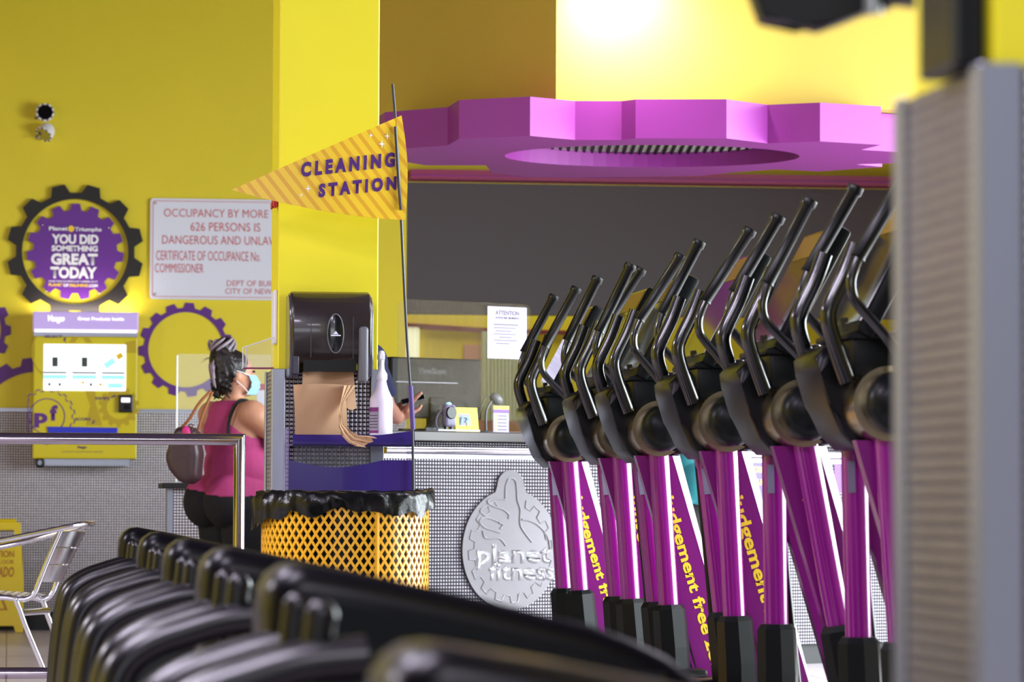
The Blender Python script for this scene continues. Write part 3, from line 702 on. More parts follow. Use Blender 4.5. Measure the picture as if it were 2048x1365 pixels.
# paper towel dispenser
YD = 0.235
d0, d1 = cy(583, 700, YD).x, cy(744, 700, YD).x; dz0, dz1 = cy(660, 754, YD).z, cy(660, 581, YD).z
t = thing('towel_dispenser', 'smoked black paper towel dispenser fixed to the yellow column', 'dispenser', (d0, YC, dz0))
dw, dh = d1 - d0, dz1 - dz0
prof = [(-0.02, 0.0), (-YD + 0.03, 0.0), (-YD + 0.012, 0.02), (-YD, 0.09), (-YD, dh * 0.68), (-YD + 0.02, dh * 0.86), (-YD + 0.055, dh * 0.965), (-YD + 0.10, dh), (-0.02, dh)]
def yzprism(bm, pr, x0, x1, bev=0.0):
    a = [bm.verts.new((x0, y, z)) for y, z in pr]; c = [bm.verts.new((x1, y, z)) for y, z in pr]; n = len(pr)
    f0 = bm.faces.new(a); f1 = bm.faces.new(c[::-1])
    for i in range(n): bm.faces.new((a[i], c[i], c[(i + 1) % n], a[(i + 1) % n]))
    if bev: bmesh.ops.bevel(bm, geom=list(set(f0.edges[:]) | set(f1.edges[:])), offset=bev, segments=3, affect='EDGES', profile=0.5)
b = BM(); yzprism(b, [(y, z + (0.05 if z < 0.05 else 0)) for y, z in prof], 0, dw, 0.010); body = obj('cover', b, 'smoke', t, smooth=40)
b = BM(); yzprism(b, [(-0.014, -0.0)] + [(y + 0.008, max(z, 0.012) - 0.008) for y, z in prof[1:-1]] + [(-0.014, dh - 0.01)], -0.006, 0.030, 0.008); obj('side_cheek', b, 'smoke_side', t, smooth=40)
b = BM(); yzprism(b, [(-0.014, -0.0)] + [(y + 0.008, max(z, 0.012) - 0.008) for y, z in prof[1:-1]] + [(-0.014, dh - 0.01)], dw - 0.030, dw + 0.006, 0.008); obj('side_cheek', b, 'smoke_side', t, smooth=40)
b = BM(); box(b, dw * 0.835, dw * 0.955, -YD - 0.012, -YD + 0.06, -0.02, dh * 0.585, 0.012, 3); lvv = obj('push_lever', b, 'lever', t, smooth=40)
b = BM(); lathe(b, [(0.001, 0.0), (0.030, 0.0), (0.028, 0.006), (0.020, 0.009), (0.001, 0.010)], 32, axis='y', sy=2.45, org=(dw * 0.545, -YD + 0.001, dh * 0.50)); ov = obj('oval_window', b, 'gloss_black', t, smooth=40)
b = BM(); tube(b, [(dw * 0.545 + 0.029 * math.cos(a), -YD - 0.003, dh * 0.5 + 0.071 * math.sin(a)) for a in [2 * PI * q / 40 for q in range(41)]], 0.0025, 6); obj('oval_rim', b, 'lever', ov, smooth=60)
b = BM(); v = [b.verts.new((dw * 0.545 + x, -YD - 0.0115, dh * 0.49 + z)) for x, z in ((-0.010, 0), (0.010, 0), (0, 0.012))]; b.faces.new(v); box(b, dw * 0.545 - 0.018, dw * 0.545 + 0.018, -YD - 0.0115, -YD - 0.0105, dh * 0.47, dh * 0.484); obj('maker_mark', b, 'sign_white', ov)
b = BM(); box(b, 0.045, dw - 0.055, -YD + 0.02, -0.03, 0.02, 0.062); obj('slot', b, 'black', t)
b = BM()
for x in (0.24, 0.765): box(b, dw * x - 0.0015, dw * x + 0.0015, -YD - 0.0012, -YD + 0.004, 0.07, dh * 0.70)
obj('cover_seams', b, 'smoke_side', t)
def sheet(grid, thick=0.0008):
    bm = BM(); rows = [[bm.verts.new(p) for p in r] for r in grid]
    for A, Bq in zip(rows, rows[1:]):
        for i in range(len(A) - 1): bm.faces.new((A[i], A[i + 1], Bq[i + 1], Bq[i]))
    bm.normal_update(); n = {v: v.normal.copy() for v in bm.verts}; fs = bm.faces[:]; be = [e for e in bm.edges if e.is_boundary]
    tw = {v: bm.verts.new(v.co - n[v] * thick) for v in list(n)}
    for f in fs: bm.faces.new([tw[v] for v in reversed(f.verts)])
    for e in be: bm.faces.new((e.verts[0], e.verts[1], tw[e.verts[1]], tw[e.verts[0]]))
    return bm
# paper: the tongue out of the slot, and the long sheet folded over it that trails onto the tray
gr = []
for j in range(14):
    v_ = j / 13; py = 742 + v_ * (820 - 742)
    row = []
    for i in range(15):
        u = i / 14; px = 605 + u * (707 - 605) + 6 * v_ * u
        pz = py - (24 * v_ * (1 - u)) + (0 if v_ < .9 else 4 * math.sin(u * 23))
        row.append(cy(px, pz, 0.17 + 0.012 * math.sin(u * 7 + v_ * 3) + 0.02 * v_))
    gr.append(row)
tp = obj('paper_tongue', sheet(gr), 'kraft', t, world=True, smooth=70)
gr = []
for j in range(26):
    v_ = j / 25; row = []
    for i in range(25):
        u = i / 24
        px = 587 + u * 101 + (3 + 4 * u) * math.sin(v_ * 2) ; py = 770 + v_ * 116 - 2 * math.sin(u * PI)
        row.append(cy(px, py, 0.212 - 0.012 * v_ + 0.026 * math.sin(u * PI) * (1 - v_) + 0.006 * math.sin(u * 9 + v_ * 4) * (1 - v_)))
    gr.append(row)
obj('paper_sheet', sheet(gr), 'kraft', t, world=True, smooth=70)
gr = []
path = [(688, 771, 24), (682, 800, 8), (676, 830, 7), (677, 850, 10), (684, 868, 20), (696, 880, 34), (712, 886, 44), (724, 888, 46)]
for j, (px, py, wd) in enumerate(path):
    row = []
    for i in range(9):
        u = i / 8; q = j / (len(path) - 1)
        x = px + (wd * u if j < 5 else wd * u * 0.62); y = py + (-wd * 0.35 * u * q if j > 3 else 0) + (1 - u) * 8 * q
        if j == len(path) - 1: x += (5 if i % 2 else -3); y += (3 if i % 3 else -2)
        row.append(cy(x, y, 0.255 + 0.05 * q - 0.05 * u * (1 - q) + 0.006 * math.sin(i * 2.1 + j)))
    gr.append(row)
obj('paper_trail', sheet(gr), 'kraft', t, world=True, smooth=70)

# purple tray (two tiers)
x0, x1 = cy(574, 880, 0.20).x, cy(827, 880, 0.20).x
def tz(py, dy=0.22): return cy(700, py, dy).z
zb_ = tz(990); ztop = tz(862)
t = thing('bottle_tray', 'deep purple acrylic two tier tray under the towel dispenser', 'tray', (x0, YC, zb_))
tw_ = x1 - x0
b = BM(); box(b, 0.018, tw_, -0.225, -0.02, tz(893) - zb_, tz(888) - zb_); obj('shelf', b, 'purple_acrylic', t)
gr = []
for j in range(6):
    v_ = j / 5; row = []
    for i in range(25):
        u = i / 24; lx = 0.018 + u * (tw_ - 0.018)
        z = (tz(872) - zb_) * (1 - v_) + (tz(889) - zb_) * v_ + (0.018 * max(0, u - 0.72) / 0.28) * (1 - v_)
        row.append(Vector((lx, -0.225 - 0.012 * math.sin(v_ * PI * 0.6), z)))
    gr.append(row)
obj('front_lip', sheet(gr, 0.005), 'purple_acrylic', t, smooth=60)
gr = []
for j in range(10):
    v_ = j / 9; row = []
    for i in range(33):
        u = i / 32
        zt_ = tz(921) - zb_ - 0.026 * math.sin(min(1, u / 0.75) * PI) * (1 if u < 0.75 else 0) ; zb2 = 0.004 + 0.012 * math.sin(u * PI)
        row.append(Vector((0.004 + u * (tw_ - 0.012), -0.24 - 0.02 * math.sin(u * PI), zt_ * (1 - v_) + zb2 * v_)))
    gr.append(row)
obj('front_pocket', sheet(gr, 0.005), 'purple_acrylic', t, smooth=60)
b = BM(); box(b, 0.0, 0.005, -0.235, -0.02, 0.0, tz(858) - zb_); obj('side_panel', b, 'clear_purple', t)
b = BM(); box(b, tw_ - 0.006, tw_ - 0.001, -0.235, -0.02, 0.0, tz(862) - zb_); obj('side_panel', b, 'clear_purple', t)
b = BM(); box(b, 0.0, tw_, -0.235, -0.02, -0.004, 0.002); obj('tray_floor', b, 'purple_acrylic', t)
b = BM(); box(b, 0.04, tw_ - 0.11, -0.022, -0.0165, 0.0, tz(875) - zb_); obj('back_plate', b, 'clear', t)

# spray bottle standing in the tray
bc = cy(762, 885, 0.155); zsh = tz(888) + 0.0005
s_ = 1 / 7500 * 13.65
def bz_(py): return (886 - py) * s_
t = thing('spray_bottle', 'translucent white spray bottle with purple label in the purple tray', 'spray bottle', (bc.x, bc.y, zsh))
b = BM(); lathe(b, [(0.030, 0.0), (0.040, 0.004), (0.0425, 0.02), (0.0425, bz_(800)), (0.041, bz_(793)), (0.034, bz_(785)), (0.026, bz_(775)), (0.020, bz_(764)), (0.0175, bz_(756))], 28); bd = obj('bottle_body', b, 'bottle', t, smooth=50)
b = BM(); lathe(b, [(0.0425, 0.0), (0.0436, 0.0), (0.0436, 0.035), (0.0425, 0.035)], 28, org=(0, 0, 0.012)); b.free()
b = BM()
def lab(bm, z0, z1, a0, a1, r=0.0434):
    n = 10; lo = [bm.verts.new((r * math.cos(a0 + (a1 - a0) * i / n), r * math.sin(a0 + (a1 - a0) * i / n), z0)) for i in range(n + 1)]
    hi = [bm.verts.new((r * math.cos(a0 + (a1 - a0) * i / n), r * math.sin(a0 + (a1 - a0) * i / n), z1)) for i in range(n + 1)]
    for i in range(n): bm.faces.new((lo[i], lo[i + 1], hi[i + 1], hi[i]))
lab(b, bz_(862), bz_(812), math.radians(170), math.radians(252)); obj('label', b, 'paper', bd)
b = BM(); lab(b, bz_(821), bz_(813), math.radians(172), math.radians(250), 0.0437); lab(b, bz_(864), bz_(859), math.radians(172), math.radians(250), 0.0437)
obj('label_bands', b, 'label_purple', bd, label='purple bands on the label')
b = BM()
for q in (828, 834, 840, 846, 852): lab(b, bz_(q + 1.6), bz_(q), math.radians(185), math.radians(246), 0.0437)
obj('label_print', b, 'gray_ink', bd)
b = BM(); lathe(b, [(0.020, bz_(757)), (0.022, bz_(755)), (0.022, bz_(745)), (0.018, bz_(741)), (0.012, bz_(735)), (0.010, bz_(725)), (0.012, bz_(712)), (0.013, bz_(705)), (0.010, bz_(699)), (0.004, bz_(697))], 20); nz_ = obj('trigger_head', b, 'nozzle', t, smooth=50)
b = BM(); box(b, -0.011, 0.011, -0.02, 0.055, bz_(716), bz_(703), 0.004, 2); obj('nozzle', b, 'nozzle', nz_)
b = BM(); tube(b, [(0, 0.03, bz_(716)), (0, 0.045, bz_(728)), (0, 0.038, bz_(742))], [0.006, 0.007, 0.005], 8, sub=3, flat=(1.3, 0.7)); obj('trigger', b, 'nozzle', nz_, smooth=60)

# pennant on a fibreglass pole
t = thing('pennant_flag', 'striped yellow pennant on a thin pole reading CLEANING STATION', 'flag', (cy(826, 880, 0.24).x, YC - 0.24, tz(985)))
def fy(px, py): return QY(px, py, YC - 0.26)
pole = [(827, 985), (825, 860), (821, 780), (814, 680), (806, 520), (802, 430), (797, 330), (791, 240), (785, 168)]
b = BM(); tube(b, [fy(x, y) for x, y in pole], 0.0052, 8, sub=4); po = obj('pole', b, 'pole', t, world=True, smooth=60)
b = BM(); tube(b, [fy(826, 860), fy(821, 772)], 0.0095, 10); obj('pole_clamp', b, 'poster', t, world=True, smooth=60)
# banner surface: weaves in front of / behind the pole, lower half bellies out
TIP, TR, BR = Vector((463, 380)), Vector((803, 231)), Vector((809, 441))
XT = fy(463, 380).x; XR = fy(803, 231).x; ZMID = fy(700, 350).z
def by(x, z):
    u = max(0, min(1, (x - XT) / (XR - XT)))
    dzr = (ZMID - z)
    return YC - 0.262 - 0.045 * math.sin(u * PI) * 0.6 - 0.5 * max(0, dzr) ** 1.6 * u
gr = []
for i in range(41):
    u = i / 40; top = TIP.lerp(TR, u); bot = Vector((TIP.x + (BR.x - TIP.x) * u, 380 + 61 * (1 - (1 - u) ** 1.7)))
    row = []
    for j in range(21):
        v_ = j / 20; px = top.x + (bot.x - top.x) * v_ + 9 * math.sin(v_ * PI) * u ** 6; py = top.y + (bot.y - top.y) * v_
        q = fy(px, py); row.append(Vector((q.x, by(q.x, q.z), q.z)))
    gr.append(row)
bn = obj('banner', sheet(gr, 0.0012), 'pennant', t, world=True, smooth=60)
def skew(px0, px1, pyb, slope):
    return None
def banner_text(bm, s, xl, xr, yb_l, yb_r, cap):
    X0, X1 = fy(xl, yb_l).x, fy(xr, yb_r).x; Z0, Z1 = fy(xl, yb_l).z, fy(xr, yb_r).z; H = cap * 13.65 / 7500
    def wp(x, z):
        zz = Z0 + (Z1 - Z0) * (x - X0) / (X1 - X0) + z
        return Vector((x + 0.03 * z, by(x, zz) - 0.003, zz))
    lettering(bm, s, X0, X1, 0, H, 0, 0.06, warp=wp)
b = BM()
banner_text(b, 'C L E A N I N G', 600, 789, 356, 334, 31); banner_text(b, 'S T A T I O N', 635, 792, 397, 380, 29)
for v in b.verts: pass
obj('lettering', b, 'navy_ink', bn, world=True)
b = BM()
for x, y, r in ((741, 272, 6), (774, 273, 8), (763, 289, 10), (615, 379, 8), (601, 392, 5)):
    pts = []
    for k_ in range(8):
        rr = r if k_ % 2 == 0 else r * 0.22; a = k_ * PI / 4
        q = fy(x + rr * math.sin(a) * 0.8, y - rr * math.cos(a)); pts.append(b.verts.new((q.x, by(q.x, q.z) - 0.003, q.z)))
    b.faces.new(pts)
obj('sparkles', b, 'white_ink', bn, world=True)
b = BM()
pts = []
for i in range(15):
    u = i / 14; px = 790 + (800 - 790) * u; py = 254 + (421 - 254) * u; q = fy(px, py); pts.append((q.x, by(q.x, q.z) - 0.008, q.z))
tube(b, pts, 0.0056, 8); obj('pole_section', b, 'pole', po, world=True, smooth=60)

# clear bracket and plate on the left side of the column; red tag
XL = XC0 - 0.001
b = BM(); q = QX(545, 640, XL); box(b, XL - 0.012, XL, YC + 0.03, YC + 0.16, q.z - 0.10, q.z + 0.10, 0.003, 1)
single('side_plate', b, 'sign_white', 'pale plate on the left side of the yellow column above the clear holder', 'plate')
t = thing('acrylic_holder', 'empty clear acrylic holder jutting left from the column near the woman', 'holder', (XL, YC + 0.02, QX(545, 738, XL).z))
y_ = YC + 0.02
P_ = [QY(x, y, y_) for x, y in ((486, 737), (486, 696), (548, 675), (548, 737))]
me = plate([[(p.x, p.z) for p in P_]], 0.004); me.transform(Matrix.Translation((0, y_, 0))); obj('clear_panel', me, 'clear', t, world=True)
b = BM()
tube(b, [P_[0], P_[1], P_[2]], 0.0028, 6); obj('bright_edge', b, 'edge', t, world=True)
b = BM(); tube(b, [P_[0], P_[3]], 0.004, 6); obj('tinted_edge', b, 'magenta', t, world=True)
b = BM(); tube(b, [P_[1] + Vector((0.012, 0, 0)), P_[0] + Vector((0.012, 0, 0))], 0.0022, 6); obj('fold_edge', b, 'edge', t, world=True)
b = BM(); q = QX(545, 412, XL); box(b, XL - 0.02, XL, YC + 0.02, YC + 0.09, q.z - 0.028, q.z + 0.026, 0.004, 1); box(b, XL - 0.026, XL - 0.018, YC + 0.03, YC + 0.06, q.z - 0.035, q.z - 0.01, 0.003, 1)
single('fire_alarm_pull', b, 'red', 'small red box on the column side under the pennant', 'alarm box')

# ------------------------------------------------------------------ yellow wire bin and its liner
bcn = W(690, 1100, 13.24); R = 0.293; BH = 0.80
t = thing('wire_bin', 'round mustard yellow expanded metal bin below the cleaning station', 'bin', (bcn.x, bcn.y, 0))
b = BM(); nn = 60; pz = 0.0465; nrow = 2 * int(BH / pz)
nodes = {}
def nd(i, j):
    i %= 2 * nn; a = PI * i / nn + 0.03; return Vector((R * math.cos(a), R * math.sin(a), 0.01 + j * pz / 2))
for j in range(nrow):
    for i in range(nn):
        i0 = 2 * i + (j % 2)
        for di in (1, -1):
            p0, p1 = nd(i0, j), nd(i0 + di, j + 1)
            d = (p1 - p0).normalized(); n_ = Vector((p0.x, p0.y, 0)).normalized(); s2 = d.cross(n_)
            w_, th = 0.0044, 0.003
            vs = [b.verts.new(p + s2 * a * w_ + n_ * c * th) for p in (p0 - d * 0.003, p1 + d * 0.003) for a, c in ((-1, -1), (1, -1), (1, 1), (-1, 1))]
            for q in range(4): b.faces.new((vs[q], vs[(q + 1) % 4], vs[4 + (q + 1) % 4], vs[4 + q]))
obj('mesh_wall', b, 'mustard_bin', t)
b = BM(); tube(b, [(R * math.cos(a), R * math.sin(a), BH + 0.008) for a in [2 * PI * q / 48 for q in range(49)]], 0.012, 8); obj('rim', b, 'mustard_bin', t, smooth=60)
b = BM(); tube(b, [(R * math.cos(a), R * math.sin(a), 0.012) for a in [2 * PI * q / 48 for q in range(49)]], 0.012, 8); lathe(b, [(R, 0.004), (R, 0.010)], 40); obj('base_ring', b, 'mustard_bin', t, smooth=40)
b = BM(); a = math.radians(-90 + 17); tube(b, [(R * 1.005 * math.cos(a), R * 1.005 * math.sin(a), 0.01), (R * 1.005 * math.cos(a), R * 1.005 * math.sin(a), BH)], 0.0085, 6); obj('seam_bar', b, 'mustard_bin', t)
b = BM(); bag = []
profl = [(R * 0.93, 0.02), (R * 0.935, 0.35), (R * 0.94, BH - 0.06), (R * 0.95, BH), (R * 0.99, BH + 0.028), (R * 1.05, BH + 0.022), (R * 1.085, BH - 0.01), (R * 1.07, BH - 0.045)]
nb = 96; rings = []
for j, (r, z) in enumerate(profl):
    ring = []
    for i in range(nb):
        a = 2 * PI * i / nb; o_ = j - 3
        f_ = max(0, o_) / 4
        back = (math.sin(a) + 1) / 2
        sag = f_ * (0.012 * noise.noise(Vector((math.cos(a) * 3, math.sin(a) * 3, j * 0.6))) * 2)
        lft = max(0, math.cos(a - PI)) ** 6
        rgt = max(0, math.cos(a)) ** 10
        rr = r + f_ * 0.014 * noise.noise(Vector((math.cos(a) * 7, math.sin(a) * 7, j * 1.3))) * 1.4 + f_ * 0.012 * lft
        zz = z + sag - f_ * 0.05 * lft * (j == 7) + f_ * 0.04 * rgt * (1 if j > 4 else 0.6) - (0.01 if j == 7 else 0) * (1 - back)
        if j == 7: zz += 0.02 * noise.noise(Vector((math.cos(a) * 5, math.sin(a) * 5, 3.3)))
        ring.append(b.verts.new((rr * math.cos(a), rr * math.sin(a), zz)))
    rings.append(ring)
for A, Bq in zip(rings, rings[1:]):
    for i in range(nb): b.faces.new((A[i], A[(i + 1) % nb], Bq[(i + 1) % nb], Bq[i]))
b.faces.new(rings[0][::-1])
bmesh.ops.subdivide_edges(b, edges=[e for e in b.edges if min(v.co.z for v in e.verts) > BH - 0.09], cuts=1, use_grid_fill=True)
for v in b.verts:
    if v.co.z > BH - 0.08: v.co += Vector((v.co.x, v.co.y, 0)).normalized() * 0.009 * noise.noise(v.co * 28) + Vector((0, 0, 0.007 * noise.noise(v.co * 31 + Vector((5, 0, 0)))))
o = obj('bin_liner', b, 'bag', None, smooth=180); o.location = (bcn.x, bcn.y, 0.005)
tag(o, 'black plastic bin liner folded over the rim of the yellow bin', 'bin bag')

# ------------------------------------------------------------------ steel guard rail
pr = W(479, 880, 15.0); YR = pr.y; zr = pr.z; rr = 0.0235
t = thing('guard_rail', 'polished steel guard rail with mitred corner in front of the vending machine', 'railing', (pr.x, YR, 0))
zl = W(60, 1346, 14.9).z
L_ = 2.4
b = BM(); tube(b, [(-L_, 0, zr), (0.0, 0, zr)], rr, 16, caps=True)
for v in b.verts:                                       # mitre against the post
    if v.co.x > -0.1: v.co.x = (v.co.z - zr)
obj('top_rail', b, 'chrome', t, smooth=60)
b = BM(); tube(b, [(0, 0, 0.0), (0, 0, zr)], rr, 16)
for v in b.verts:
    if v.co.z > zr - 0.1: v.co.z = zr + v.co.x
obj('post', b, 'chrome', t, smooth=60)
b = BM(); tube(b, [(-L_, 0, zl), (-rr, 0, zl)], rr, 16); obj('lower_rail', b, 'chrome', t, smooth=60)
b = BM(); tube(b, [(-L_, 0, 0), (-L_, 0, zr + rr)], rr, 16); obj('post', b, 'chrome', t, smooth=60)
b = BM(); lathe(b, [(0.055, 0), (0.055, 0.008), (0.03, 0.014)], 20); obj('base_flange', b, 'chrome', t, smooth=40)
b = BM(); lathe(b, [(0.055, 0), (0.055, 0.008), (0.03, 0.014)], 20, org=(-L_, 0, 0)); obj('base_flange', b, 'chrome', t, smooth=40)

# ------------------------------------------------------------------ aluminium cafe chair
def cafe_chair():
    D = 16.2; sc = D / 7500
    o0 = W(40, 1003 + 0.8 * 7500 / D, D)
    t = thing('cafe_chair', 'bright aluminium cafe chair with slatted back at the left edge', 'chair', (o0.x, o0.y, 0))
    def P(px, py, dy=0.0): q = QY(px, py, o0.y + dy); return Vector((q.x - o0.x, dy, q.z))
    # the chair faces left: two side frames, near (dy=-0.2) and far (dy=0.22)
    r = 0.0125
    near, far = -0.10, 0.16
    b = BM(); tube(b, [P(-130, 1118, near - .12), P(-60, 1095, near - .12), (P(60, 1070, near - .04)), P(160, 1050, near + 0.02), P(181, 1049, 0.03), P(181, 1049, 0.09), P(150, 1058, far), P(60, 1082, far + .1), P(-60, 1108, far + .12), P(-130, 1128, far + .12)], r, 10, sub=4); obj('arm_rail', b, 'alu', t, smooth=60)
    b = BM(); tube(b, [P(122, 1060, near), P(100, 1110, near), P(80, 1160, near), P(70, 1185, near), P(58, 1197, near), P(40, 1199, near), P(-20, 1192, near), P(-120, 1180, near)], r, 10, sub=4); obj('side_frame', b, 'alu', t, smooth=60)
    b = BM(); tube(b, [P(166, 1060, far), P(140, 1110, far), P(116, 1160, far), P(104, 1188, far), P(88, 1200, far), P(60, 1196, far), P(0, 1190, far), P(-100, 1180, far)], r, 10, sub=4); obj('side_frame', b, 'alu', t, smooth=60)
    for z0, z1 in ((1063, 1094), (1097, 1128), (1131, 1164)):
        gr = []
        for j in range(5):
            v_ = j / 4; pa = P(122 - (z0 + (z1 - z0) * v_ - 1060) * 0.44, z0 + (z1 - z0) * v_, near); pb = P(166 - (z0 + (z1 - z0) * v_ - 1060) * 0.5, z0 + (z1 - z0) * v_, far)
            row = []
            for i in range(11):
                u = i / 10; q = pa.lerp(pb, u); q.x += 0.05 * math.sin(u * PI); row.append(q)
            gr.append(row)
        obj('back_slat', sheet(gr, 0.004), 'alu', t, smooth=60)
    for k in range(9):
        x_ = 52 - k * 17
        b = BM(); tube(b, [P(x_, 1194 - k * 1.0, near), P(x_ + 14, 1188 - k, 0.03), P(x_ + 34, 1191 - k, far)], 0.011, 8, flat=(1.6, 0.5)); obj('seat_slat', b, 'alu', t, smooth=60)
    b = BM(); tube(b, [P(-110, 1194, near - .02), P(15, 1196, near - .02), P(34, 1208, near - .02), P(50, 1250, near - .02), P(75, 1310, near - .02), P(102, 1375, near - .02)], r, 10, sub=3); obj('leg', b, 'alu', t, smooth=60)
    b = BM(); tube(b, [P(72, 1194, far), P(86, 1204, far), P(96, 1234, far), P(118, 1290, far), P(146, 1362, far)], r, 10, sub=3); obj('leg', b, 'alu', t, smooth=60)
    b = BM(); tube(b, [P(-100, 1194, near), P(-112, 1230, near), P(-140, 1376, near)], r, 10, sub=3); obj('leg', b, 'alu', t, smooth=60)
    b = BM(); tube(b, [P(-60, 1190, far), P(-72, 1226, far), P(-100, 1362, far)], r, 10, sub=3); obj('leg', b, 'alu', t, smooth=60)
    b = BM(); tube(b, [P(44, 1226, near), P(98, 1222, far)], 0.010, 8, flat=(1, 1.5)); obj('crossbar', b, 'alu', t, smooth=60)
    for c in t.children:                                # settle exactly on the floor
        for v in c.data.vertices:
            if v.co.z < 0.03: v.co.z = max(v.co.z, 0.0)
cafe_chair()

# ================================================================== front desk
A_ = YAW - math.radians(38)                              # the counter runs away to the right
CO = W(800, 1003 + 0.8 * 7500 / 17.0, 17.0); CO = Vector((CO.x, CO.y, 0))
ux_ = Vector((math.cos(-A_), math.sin(-A_), 0)); uy_ = Vector((-math.sin(-A_), math.cos(-A_), 0))
CRZ = -A_
def CL(px, py, off=0.0):
    """pixel -> counter-local point on the plane `off` in front of the counter face"""
    r = ray(px, py); p0 = CO - uy_ * off; s = (p0 - CAM).dot(uy_) / r.dot(uy_); q = CAM + r * s - CO
    return Vector((q.dot(ux_), q.dot(uy_), q.z))
CLEN = CL(1790, 900).x
zct = CL(900, 864).z; zcb = CL(900, 884).z
t = thing('reception_counter', 'long front desk with dark top, chrome bands and steel mosaic front', 'counter', CO, CRZ)
b = BM(); box(b, -0.1, CLEN, 0, 0.62, 0.10, zcb - 0.005); obj('mosaic_front', b, 'mosaic_counter', t)
b = BM(); box(b, -0.1, CLEN, -0.05, 0.68, zcb, zct, 0.004, 1); obj('countertop', b, 'counter_top', t)
b = BM(); z_ = CL(900, 892).z; tube(b, [(-0.1, -0.02, z_ - 0.012), (CLEN, -0.02, z_ - 0.012)], 0.010, 10); z2 = CL(900, 903).z; tube(b, [(-0.1, -0.014, z2), (CLEN, -0.014, z2)], 0.016, 10); obj('chrome_band', b, 'chrome', t, smooth=60)
b = BM(); box(b, -0.1, CLEN, -0.006, 0.0, z2 - 0.035, z2 - 0.014); obj('lower_trim', b, 'steel', t)
b = BM(); box(b, -0.1, CLEN, 0.03, 0.6, 0, 0.10); obj('plinth', b, 'baseboard', t)

# embossed round plaque on the counter front
c = CL(1018, 1100, 0.0); s_ = abs(CL(1018, 1000).z - CL(1018, 1100).z) / 100
t = thing('logo_plaque', 'big round embossed metal plaque with thumbs up on the counter front', 'plaque', CO + ux_ * c.x - uy_ * 0.0005 + Vector((0, 0, c.z)), CRZ)
Rd = 121 * s_
def lx(px, py): return CL(px, py).x - c.x
def lz(px, py): return CL(px, py).z - c.z
hcx, hcz, hr = 0.0, 128 * s_, 34 * s_
outl_ = []
for k in range(120):
    a = PI / 2 - 0.33 - (2 * PI - 0.66) * k / 119; outl_.append((Rd * math.cos(a), Rd * math.sin(a)))
for k in range(17):
    a = PI * 1.0 - PI * k / 16; outl_.append((hcx + hr * math.cos(a), hcz + hr * math.sin(a) * 0.9))
obj('disc', plate([outl_], 0.012), 'disc', t, smooth=30)
b = BM()
def relief(pts, r=0.0045, close=False, sub=3):
    p = [Vector((lx(x, y), -0.0125, lz(x, y))) for x, y in pts]
    if close: p.append(p[0])
    tube(b, p, r, 6, sub=sub)
relief([(1007, 1000), (1008, 975), (1013, 960), (1020, 957), (1027, 962), (1030, 978), (1031, 1000), (1037, 1020), (1036, 1042), (1040, 1058), (1060, 1085)])
relief([(1007, 1000), (990, 998), (975, 1000), (972, 1006), (985, 1014), (1003, 1020), (1014, 1030), (1013, 1038)])
relief([(972, 1012), (960, 1018), (958, 1026), (975, 1036), (992, 1044)])
relief([(985, 1040), (965, 1036), (956, 1044), (966, 1056), (985, 1062), (997, 1066)])
relief([(997, 1058), (1002, 1050), (994, 1046)])
relief([(962, 1062), (966, 1076), (980, 1078), (996, 1078), (1008, 1092)])
relief([(1040, 1040), (1060, 1044), (1078, 1056), (1092, 1076), (1096, 1100)])
gp = gear2d(16, 106 * s_, 92 * s_, 0.42, 0.6, 0.1)
gp = [q for q in gp if not (-0.2 * Rd < q[0] < 0.22 * Rd and q[1] > 0)]
st = max(range(len(gp)), key=lambda i: math.hypot(gp[i][0] - gp[i - 1][0], gp[i][1] - gp[i - 1][1])); gp = gp[st:] + gp[:st]
tube(b, [(x, -0.0125, z) for x, z in gp], 0.0035, 6)
obj('relief_lines', b, 'emboss', t, smooth=60)
b = BM(); lettering(b, 'planet', -0.72 * Rd, 0.86 * Rd, lz(1018, 1128), lz(1018, 1086), -0.0128, 0.03); lettering(b, 'fitness', -0.46 * Rd, 0.94 * Rd, lz(1018, 1162), lz(1018, 1122), -0.0128, 0.03)
bmesh.ops.solidify(b, geom=b.faces[:], thickness=0.004)
obj('raised_lettering', b, 'emboss', t)

# streaked acrylic screen and what stands on the counter
def on_counter(px, dyc, py=862):
    q = CL(px, py, -dyc); return q
zc = zct + 0.0005
q0 = CL(794, 862, -0.10); q1 = CL(1060, 862, -0.10); zt_ = CL(1000, 607, -0.10).z
t = thing('counter_shield', 'streaked clear acrylic sneeze screen with rounded corner standing on the front desk', 'screen', CO + ux_ * q0.x + uy_ * 0.10 + Vector((0, 0, zc)), CRZ)
wd, hg = q1.x - q0.x, zt_ - zc
o = obj('sheet', plate([rrect(0, wd, 0.004, hg, 0.035)], 0.005), 'shield', t)
b = BM(); box(b, 0.16, 0.40, -0.10, 0.10, 0, 0.005); box(b, 0.16, 0.40, -0.006, -0.0052, 0.0, 0.02); obj('foot', b, 'clear', t)
b = BM(); box(b, wd - 0.28, wd - 0.05, -0.10, 0.10, 0, 0.005); obj('foot', b, 'clear', t)
b = BM(); tube(b, [(0.16, -0.10, 0.006), (0.40, -0.10, 0.006)], 0.004, 6); obj('foot_edge', b, 'edge', t)
p0, p1 = CL(975, 717, -0.09), CL(1054, 616, -0.09)
t = thing('attention_notice', 'white ATTENTION notice sheet taped to the streaked acrylic screen', 'notice', CO + ux_ * p0.x + uy_ * 0.0925 + Vector((0, 0, p0.z)), CRZ)
w_, h_ = p1.x - p0.x, p1.z - p0.z
b = BM(); box(b, 0, w_, -0.001, 0, 0, h_); sh = obj('sheet', b, 'paper', t)
